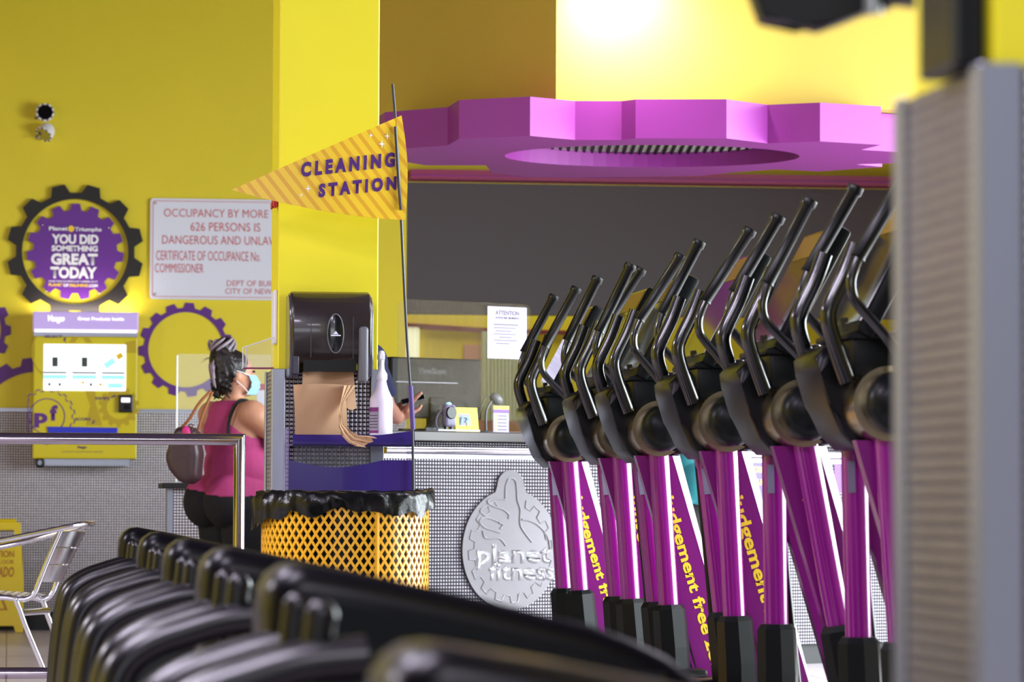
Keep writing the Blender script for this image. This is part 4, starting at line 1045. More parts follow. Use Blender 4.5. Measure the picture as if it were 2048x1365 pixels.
b = BM(); lettering(b, 'ATTENTION', w_ * .2, w_ * .8, h_ * .84, h_ * .93, -0.0018, 0.02); lettering(b, 'AWESOME MEMBERS', w_ * .2, w_ * .8, h_ * .765, h_ * .81, -0.0018, 0.015)
for i, (a_, c_) in enumerate(((.16, .78), (.16, .72), (.2, .6), (.16, .72), (.3, .62), (.16, .75), (.22, .55))):
    box(b, w_ * a_, w_ * c_, -0.0016, -0.001, h_ * (.655 - .06 * i) - .0025, h_ * (.655 - .06 * i) + (.0025 if i == 0 else .0012))
obj('printed_lines', b, 'gray_ink', sh)

def on_top(px, dyc, name, label, cat): q = CL(px, 862, -dyc); return thing(name, label, cat, CO + ux_ * q.x + uy_ * dyc + Vector((0, 0, zc)), CRZ), q
# monitor seen from behind
t, q = on_top(868, 0.34, 'monitor', 'wide black computer monitor seen from behind on the front desk', 'monitor')
ml, mr = CL(776, 800, -0.34).x - q.x, CL(957, 800, -0.34).x - q.x; mt, mb_ = CL(868, 717, -0.34).z - zc, CL(868, 838, -0.34).z - zc
b = BM(); box(b, ml, mr, -0.025, 0.02, mb_, mt, 0.008, 2); scr = obj('rear_shell', b, 'monitor', t)
b = BM(); lettering(b, 'ViewSonic', ml * 0.42, mr * 0.20, mt - 0.075, mt - 0.045, -0.0262, 0.02); obj('lettering', b, 'gray_ink', scr)
b = BM(); box(b, ml * .9, mr * .45, -0.0275, -0.024, mt - 0.118, mt - 0.113); obj('vent_line', b, 'gray_plastic', scr)
b = BM(); box(b, -0.05, 0.05, -0.035, 0.0, 0.02, mb_ + 0.10, 0.008, 2); obj('neck', b, 'monitor', t)
b = BM(); box(b, -0.14, 0.14, -0.12, 0.10, 0.0, 0.018, 0.006, 2); tube(b, [(-0.12, -0.1, 0.02), (0.02, -0.06, 0.10)], 0.008, 6); tube(b, [(0.12, -0.1, 0.02), (-0.02, -0.06, 0.10)], 0.008, 6); obj('stand_base', b, 'monitor', t)
# webcam-like payment scanner
t, q = on_top(897, 0.02, 'card_terminal', 'gray payment terminal with round dark face and cable on the front desk', 'card terminal')
s_ = 17.2 / 7500
b = BM(); box(b, -13 * s_, 14 * s_, -0.02, 0.02, 9 * s_, 55 * s_, 0.014, 3); bd = obj('body', b, 'gray_plastic', t, smooth=40)
b = BM(); lathe(b, [(13 * s_, 0.0), (13 * s_, 0.004), (11.5 * s_, 0.007)], 24, axis='y', org=(0, -0.020, 38 * s_)); obj('dark_face', b, 'lens', bd, smooth=30)
b = BM(); ball(b, (0, 0, 55 * s_), (0.014, 0.012, 0.010), 12); obj('top_button', b, 'lcd_cyan', bd, smooth=180)
b = BM()
for x in (-7, 7): box(b, (x - 2) * s_, (x + 2) * s_, -0.01, 0.01, 0, 12 * s_)
obj('feet', b, 'black', t)
b = BM(); tube(b, [(-10 * s_, 0.01, 42 * s_), (-22 * s_, 0.01, 36 * s_), (-28 * s_, 0.01, 18 * s_), (-22 * s_, 0.01, 0.006), (-6 * s_, 0.01, 0.006)], 0.004, 6, sub=4); obj('cable', b, 'gray_plastic', t, smooth=60)
# yellow card
t, q = on_top(935, 0.045, 'info_card', 'yellow counter card with a picture behind the gray payment terminal', 'card')
b = BM(); box(b, -29 * s_, 29 * s_, -0.001, 0.001, 0, 50 * s_, mtx=Matrix.Rotation(math.radians(-8), 4, 'X')); cdd = obj('card', b, 'card_yellow', t)
b = BM(); box(b, -20 * s_, 9 * s_, -0.002, 0.0, 13 * s_, 37 * s_, mtx=Matrix.Rotation(math.radians(-8), 4, 'X')); obj('picture', b, 'gray_plastic', cdd)
b = BM(); tube(b, [(-16 * s_, -0.004 + .14 * 15 * s_, 15 * s_), (-12 * s_, 0.0, 30 * s_), (2 * s_, 0.0, 28 * s_), (-4 * s_, -0.001, 20 * s_)], 0.005, 6, sub=3, flat=(1, .4)); obj('picture_lines', b, 'lcd_cyan', cdd)
b = BM(); box(b, -0.002, 0.002, 0.0, 0.03, 0, 0.05); obj('prop', b, 'card_yellow', t)
# flyer in stand
t, q = on_top(1002, 0.03, 'flyer_stand', 'small white flyer with orange and purple heading standing on the front desk', 'flyer')
b = BM(); box(b, -20 * s_, 20 * s_, -0.001, 0.001, 0, 54 * s_); fl = obj('flyer', b, 'paper', t)
b = BM(); box(b, -20 * s_, 20 * s_, -0.002, -0.001, 47 * s_, 54 * s_); obj('orange_heading', b, 'yellow_ink', fl)
b = BM(); box(b, -20 * s_, 20 * s_, -0.002, -0.001, 40 * s_, 47 * s_); obj('purple_heading', b, 'decal_purple', fl)
b = BM()
for k_ in range(5): lathe(b, [(2.4 * s_, 0), (2.4 * s_, 0.001)], 10, axis='y', org=(-14 * s_, -0.001, (34 - 7 * k_) * s_))
obj('bullet_dots', b, 'yellow_ink', fl)
b = BM()
for k_ in range(5): box(b, -9 * s_, 14 * s_, -0.0016, -0.001, (33.3 - 7 * k_) * s_, (34.7 - 7 * k_) * s_)
obj('printed_lines', b, 'gray_ink', fl)
b = BM(); box(b, -21 * s_, 21 * s_, 0.001, 0.003, 0, 55 * s_); box(b, -21 * s_, 21 * s_, 0.0, 0.06, 0, 0.003); obj('stand', b, 'clear', t)
# gooseneck camera
t, q = on_top(972, 0.30, 'desk_scanner', 'small dark scanner head on a bent neck between the card and the flyer', 'scanner')
b = BM(); tube(b, [(0, 0, 0.0), (0, 0, 0.10), (0.02, 0, 0.14), (0.045, 0, 0.165)], 0.006, 8, sub=4); obj('neck', b, 'lever', t, smooth=60)
b = BM(); tube(b, [(-0.05, 0.0, 0.06), (-0.03, 0, 0.13), (0.0, 0, 0.175), (0.03, 0, 0.185)], 0.0025, 6, sub=4); obj('cable', b, 'lever', t, smooth=60)
b = BM(); ball(b, (0.06, 0, 0.165), (0.038, 0.026, 0.026), 14, Matrix.Rotation(0.5, 3, 'Y')); obj('head', b, 'lever', t, smooth=180)
b = BM(); lathe(b, [(0.05, 0), (0.05, 0.008), (0.02, 0.014)], 20); obj('base', b, 'lever', t, smooth=40)
# posters on the counter front further right
p0, p1 = CL(1488, 992), CL(1534, 922)
t = thing('checkin_poster', 'lavender touchless check-in poster on the counter front between the purple arms', 'poster', CO + ux_ * p0.x - uy_ * 0.002 + Vector((0, 0, p0.z)), CRZ)
w_, h_ = p1.x - p0.x, p1.z - p0.z
b = BM(); box(b, 0, w_, -0.001, 0, -h_ * 1.2, h_); sh = obj('sheet', b, 'poster', t)
b = BM(); lettering(b, 'TOUCHLESS', w_ * .08, w_ * .95, h_ * .66, h_ * .84, -0.002, 0.03); lettering(b, 'CHECK-IN', w_ * .08, w_ * .85, h_ * .30, h_ * .48, -0.002, 0.03); obj('lettering', b, 'yellow_ink', sh)
p0 = CL(1668, 985); p1 = CL(1695, 930)
b = BM(); box(b, 0, p1.x - p0.x, -0.003, -0.001, 0, p1.z - p0.z); o = obj('purple_notice', b, 'decal_purple'); o.location = CO + ux_ * p0.x + Vector((0, 0, p0.z)); o.rotation_euler = (0, 0, CRZ); tag(o, 'narrow purple notice at the far right end of the counter front', 'notice')

# low side desk where the woman stands, with its own clear screen
pL = W(335, 1000, 20.2); yL = pL.y
zL = W(350, 966, 20.2).z
t = thing('side_desk', 'low side desk with black top ledge and steel mosaic front behind the woman', 'desk', (pL.x, yL, 0))
LW = 2.6
b = BM(); box(b, 0.012, LW, 0.0, 0.5, 0.0, zL - 0.03); obj('mosaic_front', b, 'mosaic_wall', t)
b = BM(); box(b, -0.03, LW, -0.06, 0.53, zL - 0.03, zL, 0.004, 1); obj('top_ledge', b, 'baseboard', t)
b = BM(); box(b, -0.002, 0.028, -0.008, 0.03, 0, zL - 0.032); obj('corner_trim', b, 'steel', t)
q = W(352, 900, 20.35); zt_ = QY(352, 708, q.y).z
me = plate([rrect(0, 1.0, zL + 0.001 - zL, zt_ - zL, 0.01)], 0.006)
t = thing('desk_shield', 'clear acrylic screen with bright left edge standing on the low side desk', 'screen', (q.x, q.y, zL))
obj('sheet', me, 'clear', t)
b = BM(); tube(b, [(0.002, -0.003, 0.004), (0.002, -0.003, zt_ - zL - 0.01)], 0.005, 6); obj('bright_edge', b, 'edge', t)
b = BM(); box(b, 0.05, 0.2, -0.05, 0.05, 0, 0.004); obj('foot', b, 'clear', t)
p0 = W(513, 900, 20.5)
t = thing('desk_notice', 'gray notice board with red top edge standing on the side desk beyond the face mask', 'notice', (p0.x, p0.y, zL + 0.0005))
b = BM(); zz0, zz1 = 0.0, QY(525, 770, p0.y).z - zL; box(b, 0, 0.3, -0.01, 0.01, 0, zz1); bd = obj('board', b, 'sign_white', t)
b = BM(); box(b, 0, 0.3, -0.012, 0.012, zz1 - 0.03, zz1 + 0.004); obj('red_edge', b, 'red', bd)

# ================================================================== people
def head_parts(bm, H, s=1.0, rot=None):
    """skull, jaw, nose, ears, neck root about centre H (x right, y forward)"""
    rot = rot or Matrix()
    def at(x, y, z): return H + rot.to_3x3() @ Vector((x, y, z)) * s
    r3 = rot.to_3x3()
    ball(bm, at(0, -0.012, 0.02), (0.076 * s, 0.095 * s, 0.098 * s), 20, r3)
    ball(bm, at(0, 0.028, -0.045), (0.058 * s, 0.062 * s, 0.07 * s), 16, r3)
    ball(bm, at(0, 0.055, -0.088), (0.028 * s, 0.025 * s, 0.022 * s), 10, r3)
    limb(bm, [at(0, 0.08, 0.015), at(0, 0.098, -0.018), at(0, 0.09, -0.03)], [0.010 * s, 0.014 * s, 0.012 * s], 8)
    for sx in (-1, 1):
        ball(bm, at(sx * 0.078, -0.012, -0.01), (0.010 * s, 0.022 * s, 0.032 * s), 10, r3)
        ball(bm, at(sx * 0.04, 0.06, -0.02), (0.026 * s, 0.02 * s, 0.02 * s), 10, r3)
        ball(bm, at(sx * 0.03, 0.072, 0.032), (0.026 * s, 0.014 * s, 0.010 * s), 10, r3)
    ball(bm, at(0, 0.078, -0.058), (0.024 * s, 0.012 * s, 0.010 * s), 10, r3)
    return at
def hand(bm, wr, d, n, s=1.0, curl=0.5, thumb=1):
    """palm + five fingers from wrist wr along d, palm normal n (towards the palm side)"""
    d = d.normalized(); n = (n - d * n.dot(d)).normalized(); sd = d.cross(n)
    ball(bm, wr + d * 0.045 * s, (0.040 * s, 0.040 * s, 0.015 * s), 12, Matrix((d, sd, n)).transposed())
    for i, (o_, L) in enumerate(((-0.030, 0.062), (-0.010, 0.074), (0.011, 0.070), (0.030, 0.055))):
        p0 = wr + d * 0.07 * s + sd * o_ * s; c1 = curl * 0.8; c2 = curl * 1.7; c3 = curl * 2.5
        p1 = p0 + (d * math.cos(c1) + n * math.sin(c1)) * L * 0.5 * s; p2 = p1 + (d * math.cos(c2) + n * math.sin(c2)) * L * 0.36 * s; p3 = p2 + (d * math.cos(c3) + n * math.sin(c3)) * L * 0.28 * s
        limb(bm, [p0, p1, p2, p3], [0.0095 * s, 0.0088 * s, 0.008 * s, 0.0068 * s], 8)
    p0 = wr + d * 0.02 * s - sd * 0.03 * s * thumb
    p1 = p0 + (d * 0.6 - sd * thumb * 0.7 + n * 0.3).normalized() * 0.035 * s; p2 = p1 + (d * 0.85 - sd * thumb * 0.2 + n * 0.45).normalized() * 0.032 * s; p3 = p2 + (d * 0.9 + n * 0.4).normalized() * 0.022 * s
    limb(bm, [p0, p1, p2, p3], [0.013 * s, 0.011 * s, 0.0095 * s, 0.008 * s], 8)

# ---- woman in the pink tank top
def woman():
    fpos = W(463, 1319, 19.0)
    t = thing('person', 'woman in pink tank top, black leggings and blue face mask at the side desk', 'person', (fpos.x, fpos.y, 0), math.radians(-58))
    b = BM()
    V = Vector
    ball(b, (0, 0.0, 1.13), (0.185, 0.125, 0.19), 24); ball(b, (0, 0.03, 0.97), (0.19, 0.155, 0.17), 24)
    ball(b, (0, 0.0, 0.83), (0.20, 0.165, 0.15), 24); ball(b, (0, -0.02, 1.24), (0.15, 0.085, 0.075), 20)
    for sx in (-1, 1):
        ball(b, (sx * 0.09, -0.095, 0.79), (0.115, 0.12, 0.13), 20)
        ball(b, (sx * 0.085, 0.10, 1.12), (0.085, 0.075, 0.08), 16)
        ball(b, (sx * 0.175, -0.01, 1.235), (0.075, 0.072, 0.072), 16)
        limb(b, [V((sx * 0.105, 0, 0.76)), V((sx * 0.10, 0.0, 0.62)), V((sx * 0.095, 0.015, 0.44)), V((sx * 0.095, -0.015, 0.30)), V((sx * 0.095, -0.01, 0.09))], [0.125, 0.11, 0.075, 0.07, 0.046], 16)
        ball(b, (sx * 0.10, 0.055, 0.045), (0.045, 0.115, 0.04), 14)
    limb(b, [V((0, -0.02, 1.25)), V((0, 0.005, 1.32)), V((0, 0.015, 1.38))], [0.062, 0.052, 0.05], 14)
    # arms reach forward onto the desk
    limb(b, [V((0.19, 0.0, 1.225)), V((0.225, 0.12, 1.13)), V((0.22, 0.22, 1.08))], [0.070, 0.062, 0.048], 14)
    limb(b, [V((0.22, 0.22, 1.08)), V((0.17, 0.34, 1.07)), V((0.12, 0.43, 1.06))], [0.048, 0.042, 0.028], 12)
    hand(b, V((0.115, 0.44, 1.06)), V((-0.3, 1, 0)), V((0, 0, -1)), 0.95, 0.3, thumb=1)
    limb(b, [V((-0.19, 0.0, 1.225)), V((-0.23, 0.05, 1.10)), V((-0.235, 0.10, 1.0))], [0.070, 0.062, 0.048], 14)
    limb(b, [V((-0.235, 0.10, 1.0)), V((-0.19, 0.24, 1.03)), V((-0.13, 0.36, 1.05))], [0.048, 0.042, 0.028], 12)
    hand(b, V((-0.125, 0.37, 1.05)), V((0.3, 1, 0)), V((0, 0, -1)), 0.95, 0.3, thumb=-1)
    HR = Matrix.Rotation(math.radians(-22), 4, 'Z')      # head turned to her right
    H = V((0.0, 0.02, 1.435))
    at = head_parts(b, H, 1.0, HR)
    me = fuse(b, 0.0085, 5)
    body = obj('body', me.copy(), 'skin_tan', t, smooth=180)
    def arm_free(c): return not (abs(c.x) > 0.20 and c.z < 1.19) and c.y < 0.19
    def tank(c, n):
        if c.z < 0.835 - 0.02 * math.sin(c.x * 9) or not arm_free(c) and c.z > 1.0: return False
        if c.z < 1.0: return abs(c.x) < 0.26 and c.y < 0.24 and c.y > -0.3 and (abs(c.x) < 0.215 or c.z < 0.9)
        if c.z < 1.10: return abs(c.x) < 0.20
        w_ = 0.205 - (c.z - 1.10) * 1.15 if c.z < 1.20 else 0.09 + (c.z - 1.20) * 0.12
        top = 1.30 if c.y < 0.02 else 1.26
        inner = 0.0 if c.y < 0.03 else 0.05 * max(0, (c.z - 1.18) / 0.08)
        return abs(c.x) < w_ and c.z < top and abs(c.x) >= inner
    obj('tank_top', shell(me, tank, 0.008, 0.006), 'pink', t, smooth=60)
    obj('leggings', shell(me, lambda c, n: 0.10 < c.z < 0.865 and abs(c.x) < 0.3 and not (c.y > 0.2 and c.z > 0.5), 0.005, 0.002), 'blackcloth', t, smooth=60)
    b = BM()
    for sx in (-1, 1):
        ball(b, (sx * 0.10, 0.06, 0.05), (0.052, 0.13, 0.05), 14)
        box(b, sx * 0.10 - 0.045, sx * 0.10 + 0.045, -0.06, 0.18, 0.0, 0.03, 0.01, 2)
    sh = BM(); ball(sh, (0.10, 0.06, 0.05), (0.052, 0.13, 0.05), 14); box(sh, 0.055, 0.145, -0.06, 0.18, 0.0, 0.03, 0.01, 2); obj('shoe', sh, 'black', t, smooth=60)
    sh = BM(); ball(sh, (-0.10, 0.06, 0.05), (0.052, 0.13, 0.05), 14); box(sh, -0.145, -0.055, -0.06, 0.18, 0.0, 0.03, 0.01, 2); obj('shoe', sh, 'black', t, smooth=60); b.free()
    # bra strap and print band at the armhole
    b = BM(); tube(b, [V((0.125, -0.105, 1.075)), V((0.12, -0.118, 1.14)), V((0.122, -0.105, 1.22)), V((0.128, -0.06, 1.298)), V((0.128, 0.0, 1.30))], 0.008, 8, sub=4, flat=(1.2, 0.6)); obj('bra_strap', b, 'blackcloth', t, smooth=60)
    obj('print_band', shell(me, lambda c, n: 1.035 < c.z < 1.075 + 0.01 and 0.10 < c.x < 0.205 and c.y < 0.12, 0.004), 'hotpink', t, smooth=60)
    # face mask and loops
    b = BM()
    gr = []
    for j in range(9):
        v_ = j / 8; row = []
        for i in range(13):
            u = (i / 12 - 0.5) * 2; zz = 0.0 - 0.1 * v_
            yy_ = 0.100 + 0.022 * math.sin(v_ * PI) - (0.055 + 0.01 * v_) * u * u + 0.002 * math.sin(v_ * 22)
            row.append(at(u * 0.072 * (1 - 0.12 * abs(v_ - 0.4)), yy_, zz))
        gr.append(row)
    obj('face_mask', sheet(gr, 0.003), 'mask', t, smooth=60)
    for sx in (-1, 1):
        b = BM(); tube(b, [at(sx * 0.070, 0.05, -0.004), at(sx * 0.080, 0.02, 0.008), at(sx * 0.085, -0.02, 0.02)], 0.0022, 6, sub=3); tube(b, [at(sx * 0.066, 0.045, -0.09), at(sx * 0.078, 0.015, -0.06), at(sx * 0.084, -0.022, -0.03)], 0.0022, 6, sub=3); obj('ear_loop', b, 'white_ink', t, smooth=60)
    b = BM()
    for sx in (-1, 1): ball(b, at(sx * 0.031, 0.083, 0.02), (0.013, 0.007, 0.006), 10, HR.to_3x3())
    e0 = BM(); ball(e0, at(0.031, 0.082, 0.018), (0.013, 0.007, 0.006), 10, HR.to_3x3()); obj('eye', e0, 'lens', t, smooth=180)
    e0 = BM(); ball(e0, at(-0.031, 0.082, 0.018), (0.013, 0.007, 0.006), 10, HR.to_3x3()); obj('eye', e0, 'lens', t, smooth=180); b.free()
    # hair: cap swept up into a bun, curls at the nape
    b = BM(); r3 = HR.to_3x3()
    ball(b, at(0, -0.030, 0.035), (0.088, 0.098, 0.098), 20, r3); ball(b, at(0, -0.075, -0.01), (0.072, 0.055, 0.09), 16, r3)
    ball(b, at(0, -0.085, 0.075), (0.07, 0.06, 0.06), 14, r3)
    ball(b, at(0, -0.075, 0.135), (0.062, 0.062, 0.05), 16, r3); ball(b, at(0.0, -0.06, 0.165), (0.04, 0.045, 0.032), 12, r3)
    for k_ in range(44):
        a = random.uniform(-2.6, 2.6); z0 = random.uniform(-0.06, 0.1); rr_ = 0.088
        p0 = at(rr_ * math.sin(a), -0.035 - rr_ * 1.1 * math.cos(a) * (1 if math.cos(a) > 0 else .4), z0)
        p1 = at(rr_ * 0.8 * math.sin(a), -0.06 - rr_ * 0.8 * abs(math.cos(a)), z0 * 0.3 + 0.095); p2 = at(0.03 * math.sin(a), -0.075, 0.135)
        tube(b, [p0, p1, p2], [0.006, 0.009, 0.006], 6, sub=4)
    me2 = fuse(b, 0.0065, 1); obj('hair', me2, 'hair', t, smooth=180)
    b = BM()
    for k_ in range(9):
        a = 2 * PI * k_ / 9; rr_ = 0.058 + 0.006 * (k_ % 3)
        tube(b, [at(rr_ * math.cos(a + q * 0.35) * (1 - 0.05 * q), -0.075 + rr_ * math.sin(a + q * 0.35), 0.115 + 0.017 * q + 0.006 * math.sin(k_)) for q in range(5)], [0.004, 0.008, 0.009, 0.008, 0.004], 6, sub=3)
    for (xa, za, zb_) in ((0.035, 0.09, -0.06), (0.055, 0.08, -0.02), (0.015, 0.10, -0.03), (0.07, 0.05, -0.07), (-0.02, 0.09, -0.02), (0.045, 0.06, 0.0)):
        tube(b, [at(xa * .6, -0.125, za), at(xa, -0.138, (za + zb_) / 2 + 0.01), at(xa * 1.15, -0.128, zb_)], [0.005, 0.006, 0.003], 6, sub=4)
    obj('silver_strands', b, 'hair_gray', t, smooth=180, label='silver gray braids wound round the bun')
    b = BM()
    for k_ in range(26):
        a = random.uniform(-1.6, 1.6); p0 = at(0.075 * math.sin(a), -0.05 - 0.07 * math.cos(a), -0.05 + random.uniform(-.02, .03))
        pts = [p0 + V((0.012 * math.cos(q * 1.9 + k_), 0.012 * math.sin(q * 1.9 + k_), -0.014 * q)) for q in range(5)]
        tube(b, pts, [0.006, 0.007, 0.006, 0.005, 0.003], 6, sub=3)
    obj('nape_curls', b, 'hair', t, smooth=180)
    b = BM()
    for k_ in range(10):
        a = random.uniform(-1.2, 2.2); p0 = at(0.07 * math.sin(a), -0.12, 0.09); d = V((random.uniform(-1, 1), random.uniform(-1, .2), random.uniform(-.2, 1))).normalized()
        tube(b, [p0, p0 + d * 0.04, p0 + d * 0.08 + V((0, 0, -0.01))], [0.0012, 0.001, 0.0006], 5, sub=3)
    obj('flyaway_hairs', b, 'hair', t, smooth=180)
    return t
woman()

# shoulder bag on her back
bp_ = W(371, 968, 18.78)
t = thing('shoulder_bag', 'dark brown leather shoulder bag hanging at the back of the woman', 'handbag', (bp_.x, bp_.y, bp_.z), math.radians(-20))
b = BM(); s_ = 18.8 / 7500
prf = [(-38 * s_, 55 * s_), (-32 * s_, 30 * s_), (-10 * s_, 4 * s_), (14 * s_, -2 * s_), (30 * s_, 10 * s_), (34 * s_, 60 * s_), (26 * s_, 106 * s_), (10 * s_, 116 * s_), (-16 * s_, 112 * s_), (-30 * s_, 78 * s_)]
prism(b, prf, -0.07, 0.07, 0.035, 4); me = fuse(b, 0.009, 8); bag_ = obj('bag_body', me, 'leather', t, smooth=180)
b = BM(); tube(b, [(-14 * s_, 0, 108 * s_), (6 * s_, 0.0, 128 * s_), (24 * s_, 0.02, 160 * s_), (44 * s_, 0.06, 186 * s_)], 0.008, 8, sub=4); tube(b, [(22 * s_, 0.02, 100 * s_), (30 * s_, 0.03, 135 * s_), (46 * s_, 0.07, 184 * s_)], 0.008, 8, sub=4); obj('strap', b, 'strap_tan', t, smooth=60)
b = BM(); ball(b, (10 * s_, -0.075, 104 * s_), (0.022, 0.012, 0.028), 12); obj('pink_charm', b, 'hotpink', t, smooth=180)
b = BM(); tube(b, [(20 * s_ + 0.014 * math.cos(a), -0.075, 112 * s_ + 0.016 * math.sin(a)) for a in [2 * PI * q / 14 for q in range(15)]], 0.004, 6); obj('buckle_ring', b, 'chrome', t, smooth=60)

# ---- customer in navy at the end of the front desk, mostly hidden by the column
def customer():
    V = Vector
    D0 = 16.55; fpos = W(684, 1003 + 0.8 * 7500 / D0, D0)
    t = thing('person', 'person in navy shirt holding a phone, almost hidden behind the yellow column', 'person', (fpos.x, fpos.y, 0), -YAW)   # faces the front desk
    def L(px, py, dy): q = W(px, py, D0 + dy * 0.8) - fpos; m = Matrix.Rotation(YAW, 3, 'Z'); return m @ V((q.x, q.y, q.z + fpos.z))
    b = BM()
    ball(b, (0, 0, 1.30), (0.17, 0.11, 0.2), 20); ball(b, (0, 0.01, 1.08), (0.155, 0.11, 0.2), 20); ball(b, (0, 0, 0.93), (0.17, 0.12, 0.13), 20)
    sh = L(734, 726, 0.0); el = L(772, 815, 0.06); wr = L(795, 838, 0.24)
    ball(b, sh + V((-0.0, 0, 0)), (0.075, 0.07, 0.075), 14); limb(b, [V((0.05, 0, 1.40)), sh], [0.08, 0.075], 12)
    limb(b, [sh, (sh + el) / 2, el], [0.062, 0.056, 0.044], 14); limb(b, [el, el.lerp(wr, 0.5), wr], [0.044, 0.040, 0.028], 12)
    # hand round the phone: fingers in front, thumb on the far side
    d = L(828, 815, 0.27) - wr
    ball(b, L(810, 826, 0.25), (0.035, 0.022, 0.032), 12)
    for (a, m, e, r_) in (((808, 836), (792, 822), (796, 809), 0.0095), ((815, 832), (802, 812), (808, 802), 0.0098), ((822, 830), (818, 812), (826, 806), 0.0098), ((826, 826), (838, 818), (842, 812), 0.0105)):
        limb(b, [L(*a, 0.26), L(*m, 0.285), L(*e, 0.30)], [r_ * 1.05, r_, r_ * 0.9], 8)
    limb(b, [L(812, 818, 0.22), L(828, 800, 0.22), L(842, 786, 0.24)], [0.014, 0.0125, 0.0105], 8)
    limb(b, [V((-0.18, 0, 1.40)), V((-0.23, 0.03, 1.2)), V((-0.22, 0.1, 1.09))], [0.065, 0.055, 0.042], 12); limb(b, [V((-0.22, 0.1, 1.09)), V((-0.12, 0.24, 1.12))], [0.04, 0.028], 12)
    hand(b, V((-0.12, 0.24, 1.12)), V((0.6, 0.8, 0)), V((0, 0, -1)), 1.0, 0.4, thumb=1)
    limb(b, [V((-0.14, 0, 1.41)), V((-0.05, 0, 1.43))], [0.07, 0.07], 12)
    limb(b, [V((0, 0, 1.42)), V((0, 0.01, 1.52))], [0.06, 0.055], 12)
    at = head_parts(b, V((0, 0.02, 1.62)), 1.02)
    for sx in (-1, 1):
        limb(b, [V((sx * 0.09, 0, 0.88)), V((sx * 0.09, 0.01, 0.5)), V((sx * 0.09, -0.01, 0.09))], [0.095, 0.065, 0.045], 14); ball(b, (sx * 0.09, 0.06, 0.045), (0.045, 0.12, 0.04), 12)
    me = fuse(b, 0.0075, 3)
    obj('body', me.copy(), 'skin_brown', t, smooth=180)
    def shirt(c, n):
        if c.z > (1.455 if abs(c.x) < 0.075 else 1.6) or c.z < 0.86: return False
        if c.x > 0.11 and c.z < 1.42 and (c - sh).dot((el - sh).normalized()) > 0.82 * (el - sh).length: return False
        if c.y > 0.16: return False
        if c.x < -0.15 and c.z < 1.19: return False
        return True
    obj('shirt', shell(me, shirt, 0.022, 0.006), 'navy', t, smooth=60)
    obj('trousers', shell(me, lambda c, n: 0.08 < c.z < 0.90 and abs(c.x) < 0.2 and c.y < 0.16, 0.008, 0.003), 'blackcloth', t, smooth=60)
    b = BM(); ball(b, at(0, -0.02, 0.05), (0.082, 0.10, 0.088), 18); obj('hair', b, 'hair', t, smooth=180)
    gr = [[at((i / 8 - .5) * 0.14, 0.10 + 0.02 * math.sin(j / 6 * PI) - 0.055 * ((i / 8 - .5) * 2) ** 2, -0.015 - 0.09 * j / 6) for i in range(9)] for j in range(7)]
    obj('face_mask', sheet(gr, 0.003), 'mask', t, smooth=60)
    for sx in (-1, 1):
        e0 = BM(); ball(e0, at(sx * 0.031, 0.083, 0.018), (0.013, 0.007, 0.006), 10); obj('eye', e0, 'lens', t, smooth=180)
    p = W(834, 797, D0 + 0.22)
    tt = thing('phone', 'dark gray phone in the hand of the person in navy beside the spray bottle', 'phone', (p.x, p.y, p.z), 0)
    b = BM(); box(b, -0.075, 0.036, -0.006, 0.006, -0.012, 0.012, 0.004, 2, mtx=Matrix.Rotation(math.radians(-14), 4, 'Y')); obj('case', b, 'lever', tt, smooth=40)
    b = BM(); box(b, -0.07, 0.032, -0.0075, -0.006, -0.009, 0.009, mtx=Matrix.Rotation(math.radians(-14), 4, 'Y')); obj('screen', b, 'lens', tt)
customer()

# ---- member in a teal top bending at the counter, glimpsed between the machines
def member():
    V = Vector
    fpos = W(1402, 1003 + 0.8 * 7500 / 16.95, 16.95)
    t = thing('person', 'person in teal top and black trousers glimpsed between the purple arms', 'person', (fpos.x, fpos.y, 0), -YAW + math.radians(25))
    b = BM()
    ball(b, (0, 0.0, 0.84), (0.15, 0.13, 0.13), 18); ball(b, (0, 0.07, 0.95), (0.14, 0.11, 0.13), 18); ball(b, (0, 0.16, 1.03), (0.15, 0.13, 0.10), 18)
    limb(b, [V((0, 0.22, 1.05)), V((0, 0.29, 1.06))], [0.055, 0.05], 12)
    at = head_parts(b, V((0, 0.37, 1.06)), 0.95, Matrix.Rotation(math.radians(-55), 4, 'X'))
    for sx in (-1, 1):
        limb(b, [V((sx * 0.14, 0.18, 1.05)), V((sx * 0.17, 0.2, 0.93)), V((sx * 0.14, 0.28, 0.90))], [0.055, 0.045, 0.03], 12)
        hand(b, V((sx * 0.14, 0.29, 0.90)), V((-sx * .3, 1, 0)), V((0, 0, -1)), 0.9, 0.4, thumb=sx)
        limb(b, [V((sx * 0.085, 0, 0.80)), V((sx * 0.085, 0.02, 0.45)), V((sx * 0.085, -0.01, 0.09))], [0.10, 0.065, 0.045], 14); ball(b, (sx * 0.085, 0.06, 0.045), (0.043, 0.115, 0.04), 12)
    me = fuse(b, 0.011, 3)
    obj('body', me.copy(), 'skin_tan', t, smooth=180)
    obj('top', shell(me, lambda c, n: 0.79 < c.z and c.y < 0.23 and not (abs(c.x) > 0.13 and c.z < 0.95 and c.y > 0.12), 0.02, 0.012), 'teal', t, smooth=60)
    obj('trousers', shell(me, lambda c, n: 0.08 < c.z < 0.83 and c.y < 0.2 and abs(c.x) < 0.2, 0.009, 0.003), 'blackcloth', t, smooth=60)
    b = BM(); ball(b, at(0, -0.02, 0.045), (0.085, 0.10, 0.09), 16); obj('hair', b, 'hair', t, smooth=180)
member()

